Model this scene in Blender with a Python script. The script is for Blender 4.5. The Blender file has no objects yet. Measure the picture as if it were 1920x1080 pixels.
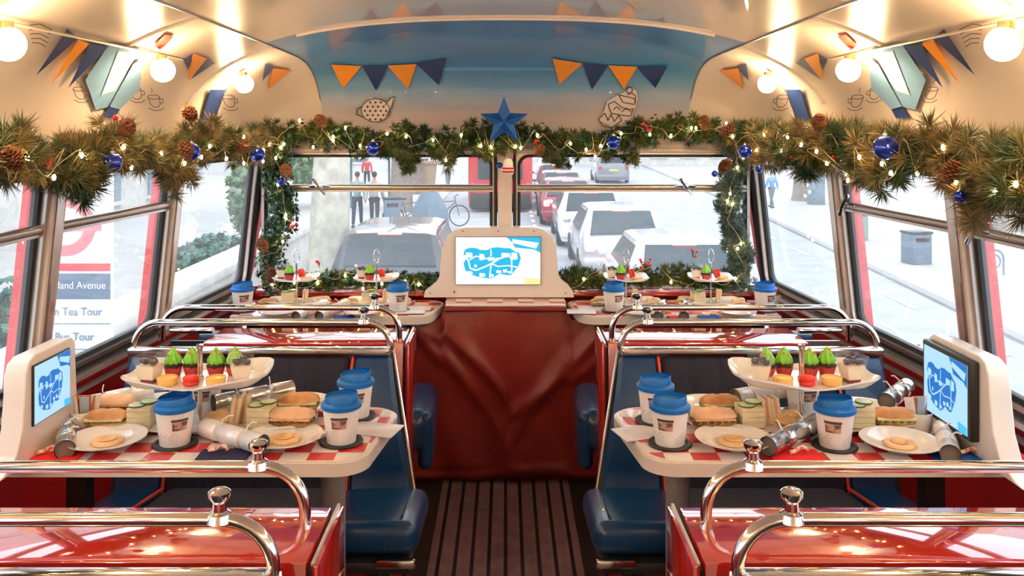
import bpy, bmesh, math, random
from mathutils import Vector, Matrix, Euler
R = random.Random(7)
S = bpy.context.scene
COL = S.collection
PI = math.pi
EYE = 1.47                                  # camera height over the deck

# ------------------------------------------------------------------ camera, sky, exposure
cam = bpy.data.cameras.new('camera'); cob = bpy.data.objects.new('camera', cam); COL.objects.link(cob)
cob.location = (0, 0, EYE); cob.rotation_euler = (PI/2, 0, 0)
cam.sensor_width = 36; cam.lens = 36*1633/1920; cam.shift_x = 12/1920; cam.shift_y = -300/1920
cam.clip_start = .02; cam.clip_end = 400
S.camera = cob
W = bpy.data.worlds.new('overcast_sky'); S.world = W; W.use_nodes = True
wn = W.node_tree.nodes; wl = W.node_tree.links
bg = wn['Background']; bg.inputs[1].default_value = 2.5
tc = wn.new('ShaderNodeTexCoord'); sp = wn.new('ShaderNodeSeparateXYZ'); cr = wn.new('ShaderNodeValToRGB')
wl.new(tc.outputs['Generated'], sp.inputs[0]); wl.new(sp.outputs[2], cr.inputs[0]); wl.new(cr.outputs[0], bg.inputs[0])
cr.color_ramp.elements[0].color = (.92, .96, 1, 1); cr.color_ramp.elements[1].color = (.80, .90, 1, 1)
S.view_settings.view_transform = 'Standard'; S.view_settings.look = 'None'
S.view_settings.exposure = 0.35; S.view_settings.gamma = 1; S.view_settings.use_curve_mapping = False
BULB_POWER = 125.0
FAIRY_POWER = 60.0

# ------------------------------------------------------------------ materials
MATS = {}
def mat(name, col, rough=.5, metal=0, coat=0, var=.06, scale=30, bump=0, bscale=200, trans=0, emis=None, estr=0, ior=1.45, sheen=0, sss=0):
    if name in MATS: return MATS[name]
    m = bpy.data.materials.new(name); m.use_nodes = True; MATS[name] = m
    n = m.node_tree.nodes; l = m.node_tree.links; b = n['Principled BSDF']
    b.inputs['Roughness'].default_value = rough; b.inputs['Metallic'].default_value = metal
    b.inputs['IOR'].default_value = ior
    b.inputs['Coat Weight'].default_value = coat; b.inputs['Coat Roughness'].default_value = .04
    b.inputs['Transmission Weight'].default_value = trans
    if sheen: b.inputs['Sheen Weight'].default_value = sheen
    if sss: b.inputs['Subsurface Weight'].default_value = sss; b.inputs['Subsurface Scale'].default_value = .01
    t = n.new('ShaderNodeTexCoord'); nz = n.new('ShaderNodeTexNoise'); nz.inputs['Scale'].default_value = scale; nz.inputs['Detail'].default_value = 3
    mx = n.new('ShaderNodeMix'); mx.data_type = 'RGBA'
    lo = [max(0, c*(1-var*2)) for c in col]; hi = [min(1, c*(1+var*2)) for c in col]
    mx.inputs[6].default_value = (*lo, 1); mx.inputs[7].default_value = (*hi, 1)
    l.new(t.outputs['Object'], nz.inputs['Vector']); l.new(nz.outputs['Fac'], mx.inputs[0]); l.new(mx.outputs[2], b.inputs['Base Color'])
    if bump:
        n2 = n.new('ShaderNodeTexNoise'); n2.inputs['Scale'].default_value = bscale; bp = n.new('ShaderNodeBump')
        bp.inputs['Strength'].default_value = bump; bp.inputs['Distance'].default_value = .002
        l.new(t.outputs['Object'], n2.inputs['Vector']); l.new(n2.outputs['Fac'], bp.inputs['Height']); l.new(bp.outputs[0], b.inputs['Normal'])
    if emis: b.inputs['Emission Color'].default_value = (*emis, 1); b.inputs['Emission Strength'].default_value = estr
    return m
def mix2(name, ca, cb, scale, rough=.6, bump=0, thr=.5, soft=.15):
    """two-coloured mottled material"""
    if name in MATS: return MATS[name]
    m = mat(name, ca, rough, bump=bump, bscale=scale*4); n = m.node_tree.nodes; l = m.node_tree.links
    nz = [x for x in n if x.type == 'TEX_NOISE'][0]; nz.inputs['Scale'].default_value = scale
    mx = [x for x in n if x.type == 'MIX'][0]; r = n.new('ShaderNodeMapRange')
    r.inputs[1].default_value = thr-soft; r.inputs[2].default_value = thr+soft
    l.new(nz.outputs['Fac'], r.inputs[0]); l.new(r.outputs[0], mx.inputs[0])
    mx.inputs[6].default_value = (*ca, 1); mx.inputs[7].default_value = (*cb, 1)
    return m
def checker(name, ca, cb, scale, rough=.2):
    m = mat(name, ca, rough, coat=.5); n = m.node_tree.nodes; l = m.node_tree.links
    ck = n.new('ShaderNodeTexChecker'); ck.inputs['Scale'].default_value = scale
    ck.inputs['Color1'].default_value = (*ca, 1); ck.inputs['Color2'].default_value = (*cb, 1)
    t = [x for x in n if x.type == 'TEX_COORD'][0]
    mp = n.new('ShaderNodeMapping'); mp.inputs['Location'].default_value = (.013, .013, .013)
    l.new(t.outputs['Object'], mp.inputs[0]); l.new(mp.outputs[0], ck.inputs['Vector']); l.new(ck.outputs['Color'], n['Principled BSDF'].inputs['Base Color'])
    return m
def glass(name, tint=(1, 1, 1), haze=.12, refl=1.0):
    if name in MATS: return MATS[name]
    m = bpy.data.materials.new(name); m.use_nodes = True; MATS[name] = m
    n = m.node_tree.nodes; l = m.node_tree.links; n.clear()
    o = n.new('ShaderNodeOutputMaterial'); tr = n.new('ShaderNodeBsdfTransparent'); tr.inputs[0].default_value = (*tint, 1)
    tl = n.new('ShaderNodeBsdfTranslucent'); tl.inputs[0].default_value = (.95, .97, 1, 1)
    gl = n.new('ShaderNodeBsdfGlossy'); gl.inputs['Roughness'].default_value = .01
    fr = n.new('ShaderNodeFresnel'); fr.inputs[0].default_value = 1.0 + .5*refl
    geo = n.new('ShaderNodeNewGeometry'); mb = n.new('ShaderNodeMath'); mb.operation = 'SUBTRACT'; mb.inputs[0].default_value = 1
    mf = n.new('ShaderNodeMath'); mf.operation = 'MULTIPLY'
    l.new(geo.outputs['Backfacing'], mb.inputs[1]); l.new(fr.outputs[0], mf.inputs[0]); l.new(mb.outputs[0], mf.inputs[1])
    nz = n.new('ShaderNodeTexNoise'); nz.inputs['Scale'].default_value = 3; t = n.new('ShaderNodeTexCoord'); l.new(t.outputs['Object'], nz.inputs['Vector'])
    hm = n.new('ShaderNodeMath'); hm.operation = 'MULTIPLY'; hm.inputs[1].default_value = haze*2; l.new(nz.outputs['Fac'], hm.inputs[0])
    a = n.new('ShaderNodeMixShader'); l.new(hm.outputs[0], a.inputs[0]); l.new(tr.outputs[0], a.inputs[1]); l.new(tl.outputs[0], a.inputs[2])
    b = n.new('ShaderNodeMixShader'); l.new(mf.outputs[0], b.inputs[0]); l.new(a.outputs[0], b.inputs[1]); l.new(gl.outputs[0], b.inputs[2])
    l.new(b.outputs[0], o.inputs[0]); return m
def emit(name, col, s):
    if name in MATS: return MATS[name]
    m = mat(name, (.02, .02, .02), .4, emis=col, estr=s); return m

CHROME = mat('chrome', (.78, .76, .73), .10, 1)
ALU = mat('brushed_aluminium', (.62, .58, .54), .3, 1, scale=60)
ALUB = mat('bright_aluminium', (.75, .72, .68), .32, .7)
WINMETAL = mat('window_metal', (.50, .45, .41), .28, .85)
RUBBER = mat('black_rubber', (.015, .014, .014), .5)
BLACKM = mat('black_metal', (.02, .02, .022), .4)
REDLAM = mat('red_laminate', (.52, .02, .014), .10, coat=1, scale=6, var=.03)
REDLAM.node_tree.nodes['Principled BSDF'].inputs['Coat IOR'].default_value = 2.7; REDLAM.node_tree.nodes['Principled BSDF'].inputs['Coat Roughness'].default_value = .02
REDWALL = mat('red_panel', (.50, .018, .022), .3, coat=.3, scale=10)
REDEXT = mat('red_coachwork', (.75, .05, .05), .35)
CREAM = mat('cream_moulding', (.80, .72, .66), .28, coat=.3, var=.01)
PINKCREAM = mat('pale_pillar', (.66, .55, .48), .4)
GRAYPOST = mat('grey_post', (.19, .18, .18), .45)
BLUEV = mat('blue_vinyl', (.005, .042, .13), .30, coat=.25, bump=.2, bscale=350)
FABRIC = mat('charcoal_moquette', (.012, .013, .028), .85, sheen=.3, bump=.6, bscale=400, scale=60, var=.25)
FABRIC.node_tree.nodes['Principled BSDF'].inputs['Sheen Weight'].default_value = .08
PIPE = mat('red_piping', (.75, .06, .03), .5)
CURT = mat('oxblood_leatherette', (.20, .018, .014), .34, bump=.3, bscale=160, scale=8, var=.15)
WHITE = mat('white_china', (.86, .84, .82), .12, coat=.5, var=.01)
PAPER = mat('white_paper', (.82, .80, .78), .6, var=.02)
LID = mat('blue_lid', (.001, .13, .48), .42)
SILVER = mat('silver_foil', (.72, .72, .73), .22, 1, bump=.4, bscale=60)
CARDIN = mat('cracker_inside', (.22, .19, .17), .8)
BREAD = mix2('bread_crust', (.50, .22, .08), (.72, .42, .2), 18, .6, .4)
DARKBREAD = mix2('brown_crust', (.22, .09, .04), (.40, .2, .09), 22, .65, .5)
CRUMB = mix2('white_bread', (.80, .70, .50), (.74, .62, .40), 40, .8, .4)
SALMON = mix2('salmon_filling', (.80, .36, .20), (.85, .5, .33), 30, .5, .2)
LETT = mix2('lettuce', (.30, .42, .06), (.55, .6, .15), 30, .5, .3)
CUC = mix2('cucumber_flesh', (.62, .72, .34), (.75, .8, .5), 50, .35)
CUCS = mat('cucumber_skin', (.06, .16, .02), .35)
EGG = mix2('filling_pale', (.75, .70, .35), (.8, .74, .5), 60, .5)
PASTRY = mix2('pastry', (.68, .40, .16), (.85, .62, .34), 30, .5, .4)
BISC = mix2('biscuit', (.78, .50, .26), (.86, .6, .36), 50, .7, .3)
GREENI = mat('green_icing', (.22, .62, .06), .4, sss=.1)
CHOC = mix2('chocolate', (.03, .012, .01), (.07, .03, .02), 60, .5, .6)
CASE = mat('pink_case', (.50, .05, .06), .6)
MACR = mat('red_macaron', (.70, .03, .02), .45, bump=.2)
TART = mat('tart_case', (.80, .48, .16), .55, bump=.3)
TARTF = mix2('tart_filling', (.85, .45, .12), (.9, .62, .25), 40, .3)
CREAMF = mat('cream_dessert', (.82, .72, .58), .4, sss=.1)
BERRYD = mat('dark_berries', (.025, .012, .03), .2)
SPRINK = mat('orange_flakes', (.75, .25, .08), .6)
CLEARP = glass('clear_plastic', haze=.05)
BAUB = mat('blue_bauble', (.005, .035, .42), .16, .6, coat=1)
BAUBC = mat('bauble_cap', (.6, .6, .6), .3, 1)
CONE = mix2('pinecone', (.14, .05, .02), (.30, .12, .06), 60, .7, .4)
BERRY = mat('red_berry', (.60, .01, .01), .25, coat=.4)
FIR = mix2('fir_needles', (.010, .045, .016), (.10, .12, .025), 7, .6, thr=.5, soft=.12)
FIR_WARM = mix2('bulb_warmed_needles', (.022, .055, .018), (.20, .14, .05), 7, .6, thr=.49, soft=.10)  # green needles with the bulbs' yellow-brown light mixed into the colour
IVY = mix2('ivy_leaves', (.008, .05, .025), (.03, .10, .05), 10, .45, thr=.5, soft=.1)
WIRE = mat('pale_wire', (.40, .34, .24), .5)
FAIRY = emit('fairy_glow', (1, .66, .24), FAIRY_POWER)
GLOBE = emit('globe_glow', (1, .68, .36), BULB_POWER)
BRASS = mat('brass', (.6, .42, .2), .3, 1)
REDN = mat('red_napkin', (.72, .015, .015), .8, bump=.3)
NAVYN = mat('navy_napkin', (.01, .012, .06), .8, bump=.3)
BLUEN = mat('blue_napkin', (.005, .06, .30), .8, bump=.3)
CANDY = mix2('striped_candy', (.80, .62, .5), (.65, .12, .12), 90, .35, thr=.5, soft=.03)
CHECK = checker('red_white_check', (.62, .02, .02), (.80, .74, .72), 1/.062)
PCHECK = checker('faded_check', (.48, .08, .07), (.72, .60, .54), 1/.065)
PGLASS = glass('window_glass', tint=(.97, .985, 1), haze=.10)

# ------------------------------------------------------------------ mesh helpers
class MB:
    def __init__(s): s.org = None; s.v = []; s.f = []; s.mi = []; s.cur = 0
    def add(s, v, f, M=None):
        o = len(s.v)
        for p in v:
            p = Vector(p)
            s.v.append(tuple(M @ p) if M is not None else tuple(p))
        for q in f: s.f.append(tuple(i+o for i in q)); s.mi.append(s.cur)
        return s
    def box(s, c, d, M=None):
        x, y, z = c; a, b, e = d[0]/2, d[1]/2, d[2]/2
        v = [(x+i*a, y+j*b, z+k*e) for i in (-1, 1) for j in (-1, 1) for k in (-1, 1)]
        return s.add(v, [(0, 1, 3, 2), (4, 6, 7, 5), (0, 4, 5, 1), (2, 3, 7, 6), (0, 2, 6, 4), (1, 5, 7, 3)], M)
    def rbox(s, c, d, r=.01, seg=2, M=None, warp=None):
        bm = bmesh.new(); bmesh.ops.create_cube(bm, size=1)
        for v in bm.verts: v.co = Vector((v.co.x*d[0], v.co.y*d[1], v.co.z*d[2]))
        bmesh.ops.bevel(bm, geom=bm.edges[:], offset=min(r, min(d)*.49), segments=seg, profile=.5, affect='EDGES')
        for v in bm.verts: v.co += Vector(c)
        if warp:
            for v in bm.verts: v.co = Vector(warp(v.co))
        bm.verts.index_update()
        s.add([v.co[:] for v in bm.verts], [[v.index for v in f.verts] for f in bm.faces], M); bm.free(); return s
    def tube(s, pts, r, n=8, cap=True, closed=False, M=None):
        pts = [Vector(p) for p in pts]; L = len(pts); rs = r if isinstance(r, (list, tuple)) else [r]*L
        v = []; prev = None
        for i, p in enumerate(pts):
            a = pts[(i-1) % L] if (closed or i > 0) else p
            b = pts[(i+1) % L] if (closed or i < L-1) else p
            t = (b-a); t = t.normalized() if t.length > 1e-9 else Vector((0, 0, 1))
            if prev is None:
                u = t.cross(Vector((0, 0, 1)))
                if u.length < .05: u = t.cross(Vector((0, 1, 0)))
            else: u = prev - t*prev.dot(t)
            u.normalize(); prev = u; w = t.cross(u)
            for k in range(n):
                an = 2*PI*k/n; v.append(p + (u*math.cos(an)+w*math.sin(an))*rs[i])
        f = []
        for i in range(L if closed else L-1):
            j = (i+1) % L
            for k in range(n): f.append((i*n+k, i*n+(k+1) % n, j*n+(k+1) % n, j*n+k))
        if cap and not closed: f.append(tuple(range(n))[::-1]); f.append(tuple((L-1)*n+k for k in range(n)))
        return s.add(v, f, M)
    def lathe(s, prof, n=20, M=None, c=(0, 0, 0), cap=True, wob=None):
        v = []
        for i, (r, z) in enumerate(prof):
            for k in range(n):
                a = 2*PI*k/n; rr = r*(wob(a, i) if wob else 1)
                v.append((c[0]+rr*math.cos(a), c[1]+rr*math.sin(a), c[2]+z))
        f = []
        for i in range(len(prof)-1):
            for k in range(n): f.append((i*n+k, i*n+(k+1) % n, (i+1)*n+(k+1) % n, (i+1)*n+k))
        if cap:
            if prof[0][0] > 1e-5: f.append(tuple(range(n))[::-1])
            if prof[-1][0] > 1e-5: f.append(tuple((len(prof)-1)*n+k for k in range(n)))
        return s.add(v, f, M)
    def prism(s, poly, z0, z1, M=None):
        n = len(poly); v = [(x, y, z0) for x, y in poly]+[(x, y, z1) for x, y in poly]
        f = [tuple(range(n))[::-1], tuple(range(n, 2*n))]+[(i, (i+1) % n, n+(i+1) % n, n+i) for i in range(n)]
        return s.add(v, f, M)
    def ball(s, c, r, n=12, sq=(1, 1, 1), M=None):
        m = n//2; v = [(c[0], c[1], c[2]-r*sq[2])]
        for i in range(1, m):
            t = PI*i/m
            for k in range(n):
                a = 2*PI*k/n; v.append((c[0]+r*sq[0]*math.sin(t)*math.cos(a), c[1]+r*sq[1]*math.sin(t)*math.sin(a), c[2]-r*sq[2]*math.cos(t)))
        v.append((c[0], c[1], c[2]+r*sq[2])); f = []
        for k in range(n): f.append((0, 1+(k+1) % n, 1+k)); f.append((len(v)-1, 1+(m-2)*n+k, 1+(m-2)*n+(k+1) % n))
        for i in range(m-2):
            for k in range(n): f.append((1+i*n+k, 1+i*n+(k+1) % n, 1+(i+1)*n+(k+1) % n, 1+(i+1)*n+k))
        return s.add(v, f, M)
    def grid(s, fn, nu, nv, M=None):
        v = [fn(i/nu, j/nv) for j in range(nv+1) for i in range(nu+1)]
        f = [(j*(nu+1)+i, j*(nu+1)+i+1, (j+1)*(nu+1)+i+1, (j+1)*(nu+1)+i) for j in range(nv) for i in range(nu)]
        return s.add(v, f, M)
    def build(s, name, m, parent=None, smooth=40, loc=None, fix=True):
        me = bpy.data.meshes.new(name); me.from_pydata(s.v, [], s.f)
        ms = m if isinstance(m, (list, tuple)) else [m]
        for x in ms: me.materials.append(x)
        if len(ms) > 1: me.polygons.foreach_set('material_index', s.mi)
        if fix and len(s.f) < 20000:
            bm = bmesh.new(); bm.from_mesh(me); bmesh.ops.recalc_face_normals(bm, faces=bm.faces); bm.to_mesh(me); bm.free()
        if smooth:
            me.polygons.foreach_set('use_smooth', [True]*len(me.polygons)); me.set_sharp_from_angle(angle=math.radians(smooth))
        me.update()
        o = bpy.data.objects.new(name, me); COL.objects.link(o)
        if parent: o.parent = parent
        if loc is not None: o.location = loc
        return o
def tag(o, label=None, cat=None, group=None, kind=None):
    if label: o['label'] = label
    if cat: o['category'] = cat
    if group: o['group'] = group
    if kind: o['kind'] = kind
    return o
def empty(name, loc=(0, 0, 0), rz=0, label=None, cat=None, group=None):
    o = bpy.data.objects.new(name, None); COL.objects.link(o); o.empty_display_size = .02
    o.location = loc; o.rotation_euler = (0, 0, rz); return tag(o, label, cat, group)
def struct(o): o['kind'] = 'structure'; return o
def kids(o): return [c for c in list(COL.objects) if c.parent is o]
CH = {}
def tree_of(o):
    """children found once per prototype"""
    if o.name not in CH: CH[o.name] = kids(o)
    return CH[o.name]
def copy_tree(o, parent=None):
    c = o.copy(); COL.objects.link(c)
    if parent: c.parent = parent
    for ch in tree_of(o): copy_tree(ch, c)
    return c
USED = set()
def put(proto, loc, rot=0, label=None, group=None, scale=1):
    """first use moves the prototype itself, every later one is a copy of it and its parts"""
    if proto.name in USED: o = copy_tree(proto)
    else: tree_walk(proto); USED.add(proto.name); o = proto
    o.location = loc; o.rotation_euler = rot if isinstance(rot, (tuple, list)) else (0, 0, rot)
    o.scale = (scale,)*3 if not isinstance(scale, tuple) else scale
    tag(o, label, None, group); return o
def tree_walk(o):
    for c in tree_of(o): tree_walk(c)
def at(px, py, Y): return Vector(((px-948)*Y/1633, Y, EYE-(py-240)*Y/1633))
def arc(c, r, a0, a1, n, plane='xz'):
    o = []
    for i in range(n+1):
        a = a0+(a1-a0)*i/n; x, z = r*math.cos(a), r*math.sin(a)
        o.append((c[0]+x, c[1], c[2]+z) if plane == 'xz' else (c[0], c[1]+x, c[2]+z) if plane == 'yz' else (c[0]+x, c[1]+z, c[2]))
    return o
def rrect(x0, z0, x1, z1, r, n=5):
    p = []
    for cx, cz, a in ((x1-r, z1-r, 0), (x0+r, z1-r, PI/2), (x0+r, z0+r, PI), (x1-r, z0+r, 1.5*PI)):
        for i in range(n+1): t = a+PI/2*i/n; p.append((cx+r*math.cos(t), cz+r*math.sin(t)))
    return p

# ------------------------------------------------------------------ roof shell
Z0, H, NN, PP = 1.36, .49, 2.6, 8.0
YF, DF = 3.0, .98
def ww(Y): return 1.235-.065*max(0, Y-2.2)           # half width at the window heads
def ws(Y): return ww(Y)+.03                           # half width at the sills
def roofF(p):
    X, Y, Z = p; T = max(0, (Y-YF)/DF)
    return ((abs(X)/ww(min(Y, 3.9)))**PP+T**PP)**(NN/PP)+(max(0, Z-Z0)/H)**NN
def on_roof(px, py, lim=.975):
    d = Vector(((px-948)/1633, 1, -(py-240)/1633)); a, b = .2, 6
    for _ in range(40):
        m = (a+b)/2
        if roofF(Vector((0, 0, EYE))+d*m) < lim: a = m
        else: b = m
    return Vector((0, 0, EYE))+d*a
def roof_pt(c, side):                                 # c in 0..1 from wall to crown
    return None
def roof_mesh():
    m = MB(); NT = 28
    th = [PI/2*(i/NT) for i in range(NT+1)]
    CS = [(max(1e-4, math.cos(t))**(2/NN), math.sin(t)**(2/NN)) for t in th]
    sec = [(-c, s_) for c, s_ in CS]+[(c, s_) for c, s_ in CS[::-1][1:]]
    ys = [-2.3+.265*i for i in range(21)]
    m.grid(lambda u, v: (sec[round(u*(len(sec)-1))][0]*ww(ys[round(v*20)]), ys[round(v*20)], Z0+H*sec[round(u*(len(sec)-1))][1]), len(sec)-1, 20)
    NP = 48
    def fr(u, v):
        a = PI*u; cx, sy = math.cos(a), math.sin(a); px_ = math.copysign(abs(cx)**(2/PP), cx); py_ = max(0, sy)**(2/PP)
        c, s_ = CS[round(v*NT)]; Y = YF+DF*py_*c
        return (px_*c*ww(Y), Y, Z0+H*s_)
    m.grid(fr, NP, NT)
    return m
rm = mat('roof_lining', (.74, .63, .54), .28, coat=1, var=.015, scale=4)
rm.node_tree.nodes['Principled BSDF'].inputs['Coat Roughness'].default_value = .025; rm.node_tree.nodes['Principled BSDF'].inputs['Coat IOR'].default_value = 1.9
n = rm.node_tree.nodes; l = rm.node_tree.links
g = n.new('ShaderNodeTexCoord'); sx = n.new('ShaderNodeSeparateXYZ'); l.new(g.outputs['Object'], sx.inputs[0])
ab = n.new('ShaderNodeMath'); ab.operation = 'ABSOLUTE'; l.new(sx.outputs[0], ab.inputs[0])
c1 = n.new('ShaderNodeMath'); c1.operation = 'LESS_THAN'; c1.inputs[1].default_value = .83; l.new(ab.outputs[0], c1.inputs[0])
c2 = n.new('ShaderNodeMath'); c2.operation = 'GREATER_THAN'; c2.inputs[1].default_value = 3.0; l.new(sx.outputs[1], c2.inputs[0])
c3 = n.new('ShaderNodeMath'); c3.operation = 'MULTIPLY'; l.new(c1.outputs[0], c3.inputs[0]); l.new(c2.outputs[0], c3.inputs[1])
rp = n.new('ShaderNodeValToRGB'); mr = n.new('ShaderNodeMapRange'); mr.inputs[1].default_value = 1.42; mr.inputs[2].default_value = 1.84
nz = n.new('ShaderNodeTexNoise'); nz.inputs['Scale'].default_value = 2.5; nz.inputs['Detail'].default_value = 5
mp = n.new('ShaderNodeMapping'); mp.inputs['Scale'].default_value = (1, 2, 9); l.new(g.outputs['Object'], mp.inputs[0]); l.new(mp.outputs[0], nz.inputs['Vector'])
ad = n.new('ShaderNodeMath'); ad.operation = 'MULTIPLY_ADD'; ad.inputs[1].default_value = .10; l.new(nz.outputs[0], ad.inputs[0]); l.new(sx.outputs[2], ad.inputs[2])
sb = n.new('ShaderNodeMath'); sb.operation = 'SUBTRACT'; sb.inputs[1].default_value = .05; l.new(ad.outputs[0], sb.inputs[0])
l.new(sb.outputs[0], mr.inputs[0]); l.new(mr.outputs[0], rp.inputs[0])
E = rp.color_ramp.elements
E[0].position = .25; E[0].color = (.56, .48, .48, 1); E[1].position = 1; E[1].color = (.03, .16, .40, 1)
e = E.new(.55); e.color = (.18, .36, .58, 1); e = E.new(.75); e.color = (.045, .22, .48, 1)
mx = n.new('ShaderNodeMix'); mx.data_type = 'RGBA'; l.new(c3.outputs[0], mx.inputs[0]); l.new(rp.outputs[0], mx.inputs[7])
old = [x for x in n if x.type == 'MIX' and x is not mx][0]; l.new(old.outputs[2], mx.inputs[6]); l.new(mx.outputs[2], n['Principled BSDF'].inputs['Base Color'])
cw = n.new('ShaderNodeMath'); cw.operation = 'MULTIPLY_ADD'; cw.inputs[1].default_value = -.65; cw.inputs[2].default_value = 1; l.new(c3.outputs[0], cw.inputs[0]); l.new(cw.outputs[0], n['Principled BSDF'].inputs['Coat Weight'])
ceiling = struct(roof_mesh().build('ceiling', rm, smooth=30, fix=False))
ORANGE = mat('orange_print', (.85, .30, .02), .3); NAVYP = mat('navy_print', (.02, .045, .16), .3)
SKETCH = mat('sketch_print', (.08, .05, .06), .5); WPRINT = mat('white_print', (.75, .66, .62), .4)
SKYP = mat('sky_print', (.15, .28, .42), .3); REDP = mat('red_print', (.70, .05, .03), .3); PALEP = mat('pale_print', (.55, .62, .68), .3)
def decal(m, poly, lim=.975, n=8):
    """a printed patch laid on the lining: polygon given as seen, dropped on the curved surface"""
    cx = sum(p[0] for p in poly)/len(poly); cy = sum(p[1] for p in poly)/len(poly)
    for i in range(len(poly)):
        a, b = poly[i], poly[(i+1) % len(poly)]; v = []; f = []; idx = {}
        for r in range(n+1):
            for k in range(r+1):
                t = r/n; s_ = k/r if r else 0
                x = cx+(a[0]+(b[0]-a[0])*s_-cx)*t; y = cy+(a[1]+(b[1]-a[1])*s_-cy)*t
                idx[r, k] = len(v); v.append(on_roof(x, y, lim))
        for r in range(n):
            for k in range(r+1):
                f.append((idx[r, k], idx[r+1, k], idx[r+1, k+1]))
                if k < r: f.append((idx[r, k], idx[r+1, k+1], idx[r, k+1]))
        m.add(v, f)
def stroke(m, pts, w=1.6, lim=.97):
    for a, b in zip(pts, pts[1:]):
        dx, dy = b[0]-a[0], b[1]-a[1]; L = math.hypot(dx, dy) or 1; nx, ny = -dy/L*w/2, dx/L*w/2
        m.add([on_roof(a[0]+nx, a[1]+ny, lim), on_roof(b[0]+nx, b[1]+ny, lim), on_roof(b[0]-nx, b[1]-ny, lim), on_roof(a[0]-nx, a[1]-ny, lim)], [(0, 1, 2, 3)])
def bunting(name, tris):
    m = MB()
    for i, (c, t) in enumerate(tris): m.cur = c; decal(m, t)
    return m.build(name, [ORANGE, NAVYP], ceiling, fix=False, smooth=0)
bunting('bunting_print', [(0, [(621, 121), (678, 124), (643, 166)]), (1, [(679, 124), (728, 124), (705, 170)]), (0, [(727, 123), (781, 120), (765, 167)]), (1, [(780, 119), (837, 111), (823, 160)])])
bunting('bunting_print', [(0, [(1036, 110), (1093, 119), (1049, 158)]), (1, [(1092, 119), (1141, 123), (1110, 168)]), (0, [(1141, 123), (1195, 125), (1170, 167)]), (1, [(1193, 125), (1252, 124), (1229, 165)])])
for sgn in (-1, 1):
    q = lambda x, y: ((x, y) if sgn < 0 else (1896-x, y))
    bunting('bunting_print', [(1, [q(126, 54), q(147, 72), q(67, 142)]), (0, [q(147, 74), q(168, 82), q(96, 158)]), (1, [q(168, 82), q(205, 86), q(128, 165)])])
    bunting('bunting_print', [(1, [q(345, 112), q(362, 100), q(352, 132)]), (0, [q(362, 100), q(388, 110), q(352, 152)]), (1, [q(388, 110), q(404, 118), q(356, 150)])])
    bunting('bunting_print', [(1, [q(497, 118), q(514, 128), q(492, 152)]), (0, [q(512, 128), q(548, 132), q(502, 168)])])
    m = MB(); m.cur = 0; decal(m, [q(205, 82), q(262, 90), q(245, 120), q(205, 200), q(180, 206), q(160, 150)])
    m.cur = 1; decal(m, [q(222, 96), q(258, 100), q(215, 170), q(190, 178)], .97)
    m.cur = 0; decal(m, [q(250, 120), q(268, 110), q(262, 168), q(225, 205), q(205, 200)], .966)
    m.build('painted_sky_patch', [SKYP, PALEP], ceiling, fix=False, smooth=0)
    m = MB()
    for k in range(5): stroke(m, [q(52+k*2, 48+k*8), q(75, 45+k*9), q(98-k*3, 56+k*8)], 1.8)
    for cx, cy in ((255, 175), (150, 175), (290, 190), (430, 190)):
        g2 = lambda a, b: q(cx+a*.8+b*.25, cy+b)
        stroke(m, [g2(-14, -8), g2(-11, 6), g2(-5, 11), g2(5, 11), g2(11, 6), g2(14, -8)], 1.5); stroke(m, [g2(14*math.cos(t*.45), -8+4*math.sin(t*.45)) for t in range(15)], 1.4)
        stroke(m, [g2(13, -4), g2(20, -5), g2(20, 2), g2(11, 4)], 1.4); stroke(m, [g2(-18, 12), g2(-8, 17), g2(8, 17), g2(18, 12)], 1.4); stroke(m, [g2(-3, -16), g2(1, -20), g2(-2, -25)], 1.3)
    m.build('line_drawing', SKETCH, ceiling, fix=False, smooth=0)
    m = MB(); decal(m, [q(310, 65), q(326, 68), q(300, 96), q(290, 84)]); m.build('red_patch', REDP, ceiling, fix=False, smooth=0)
    m = MB(); decal(m, [q(395, 168), q(424, 168), q(402, 228), q(378, 225)]); decal(m, [q(205, 200), q(230, 196), q(216, 222), q(190, 220)]); m.build('navy_patch', NAVYP, ceiling, fix=False, smooth=0)
# spotted teapot drawing
m = MB(); m.cur = 0
body = [(704+27*math.cos(t*PI/8), 207+22*math.sin(t*PI/8)) for t in range(16)]
decal(m, body); decal(m, [(722, 200), (728, 190), (734, 188), (734, 184), (740, 186), (732, 204), (722, 216)])
decal(m, [(690, 190), (694, 182), (702, 186)])
m.cur = 1; stroke(m, body+[body[0]], 1.6); stroke(m, [(722, 198), (731, 184), (741, 181)], 1.5, .969); stroke(m, [(724, 218), (734, 200), (738, 186)], 1.5, .969)
stroke(m, [(680, 200), (670, 204), (668, 214), (682, 220)], 2)
for i in range(5):
    for j in range(5):
        x, y = 684+i*10+(j % 2)*5, 192+j*8
        if (x-704)**2/27**2+(y-207)**2/22**2 < .8: decal(m, [(x+2.3*math.cos(a), y+2.3*math.sin(a)) for a in (0, 1.05, 2.1, 3.14, 4.2, 5.2)], .966, 2)
m.build('teapot_drawing', [WPRINT, SKETCH], ceiling, fix=False, smooth=0)
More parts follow.
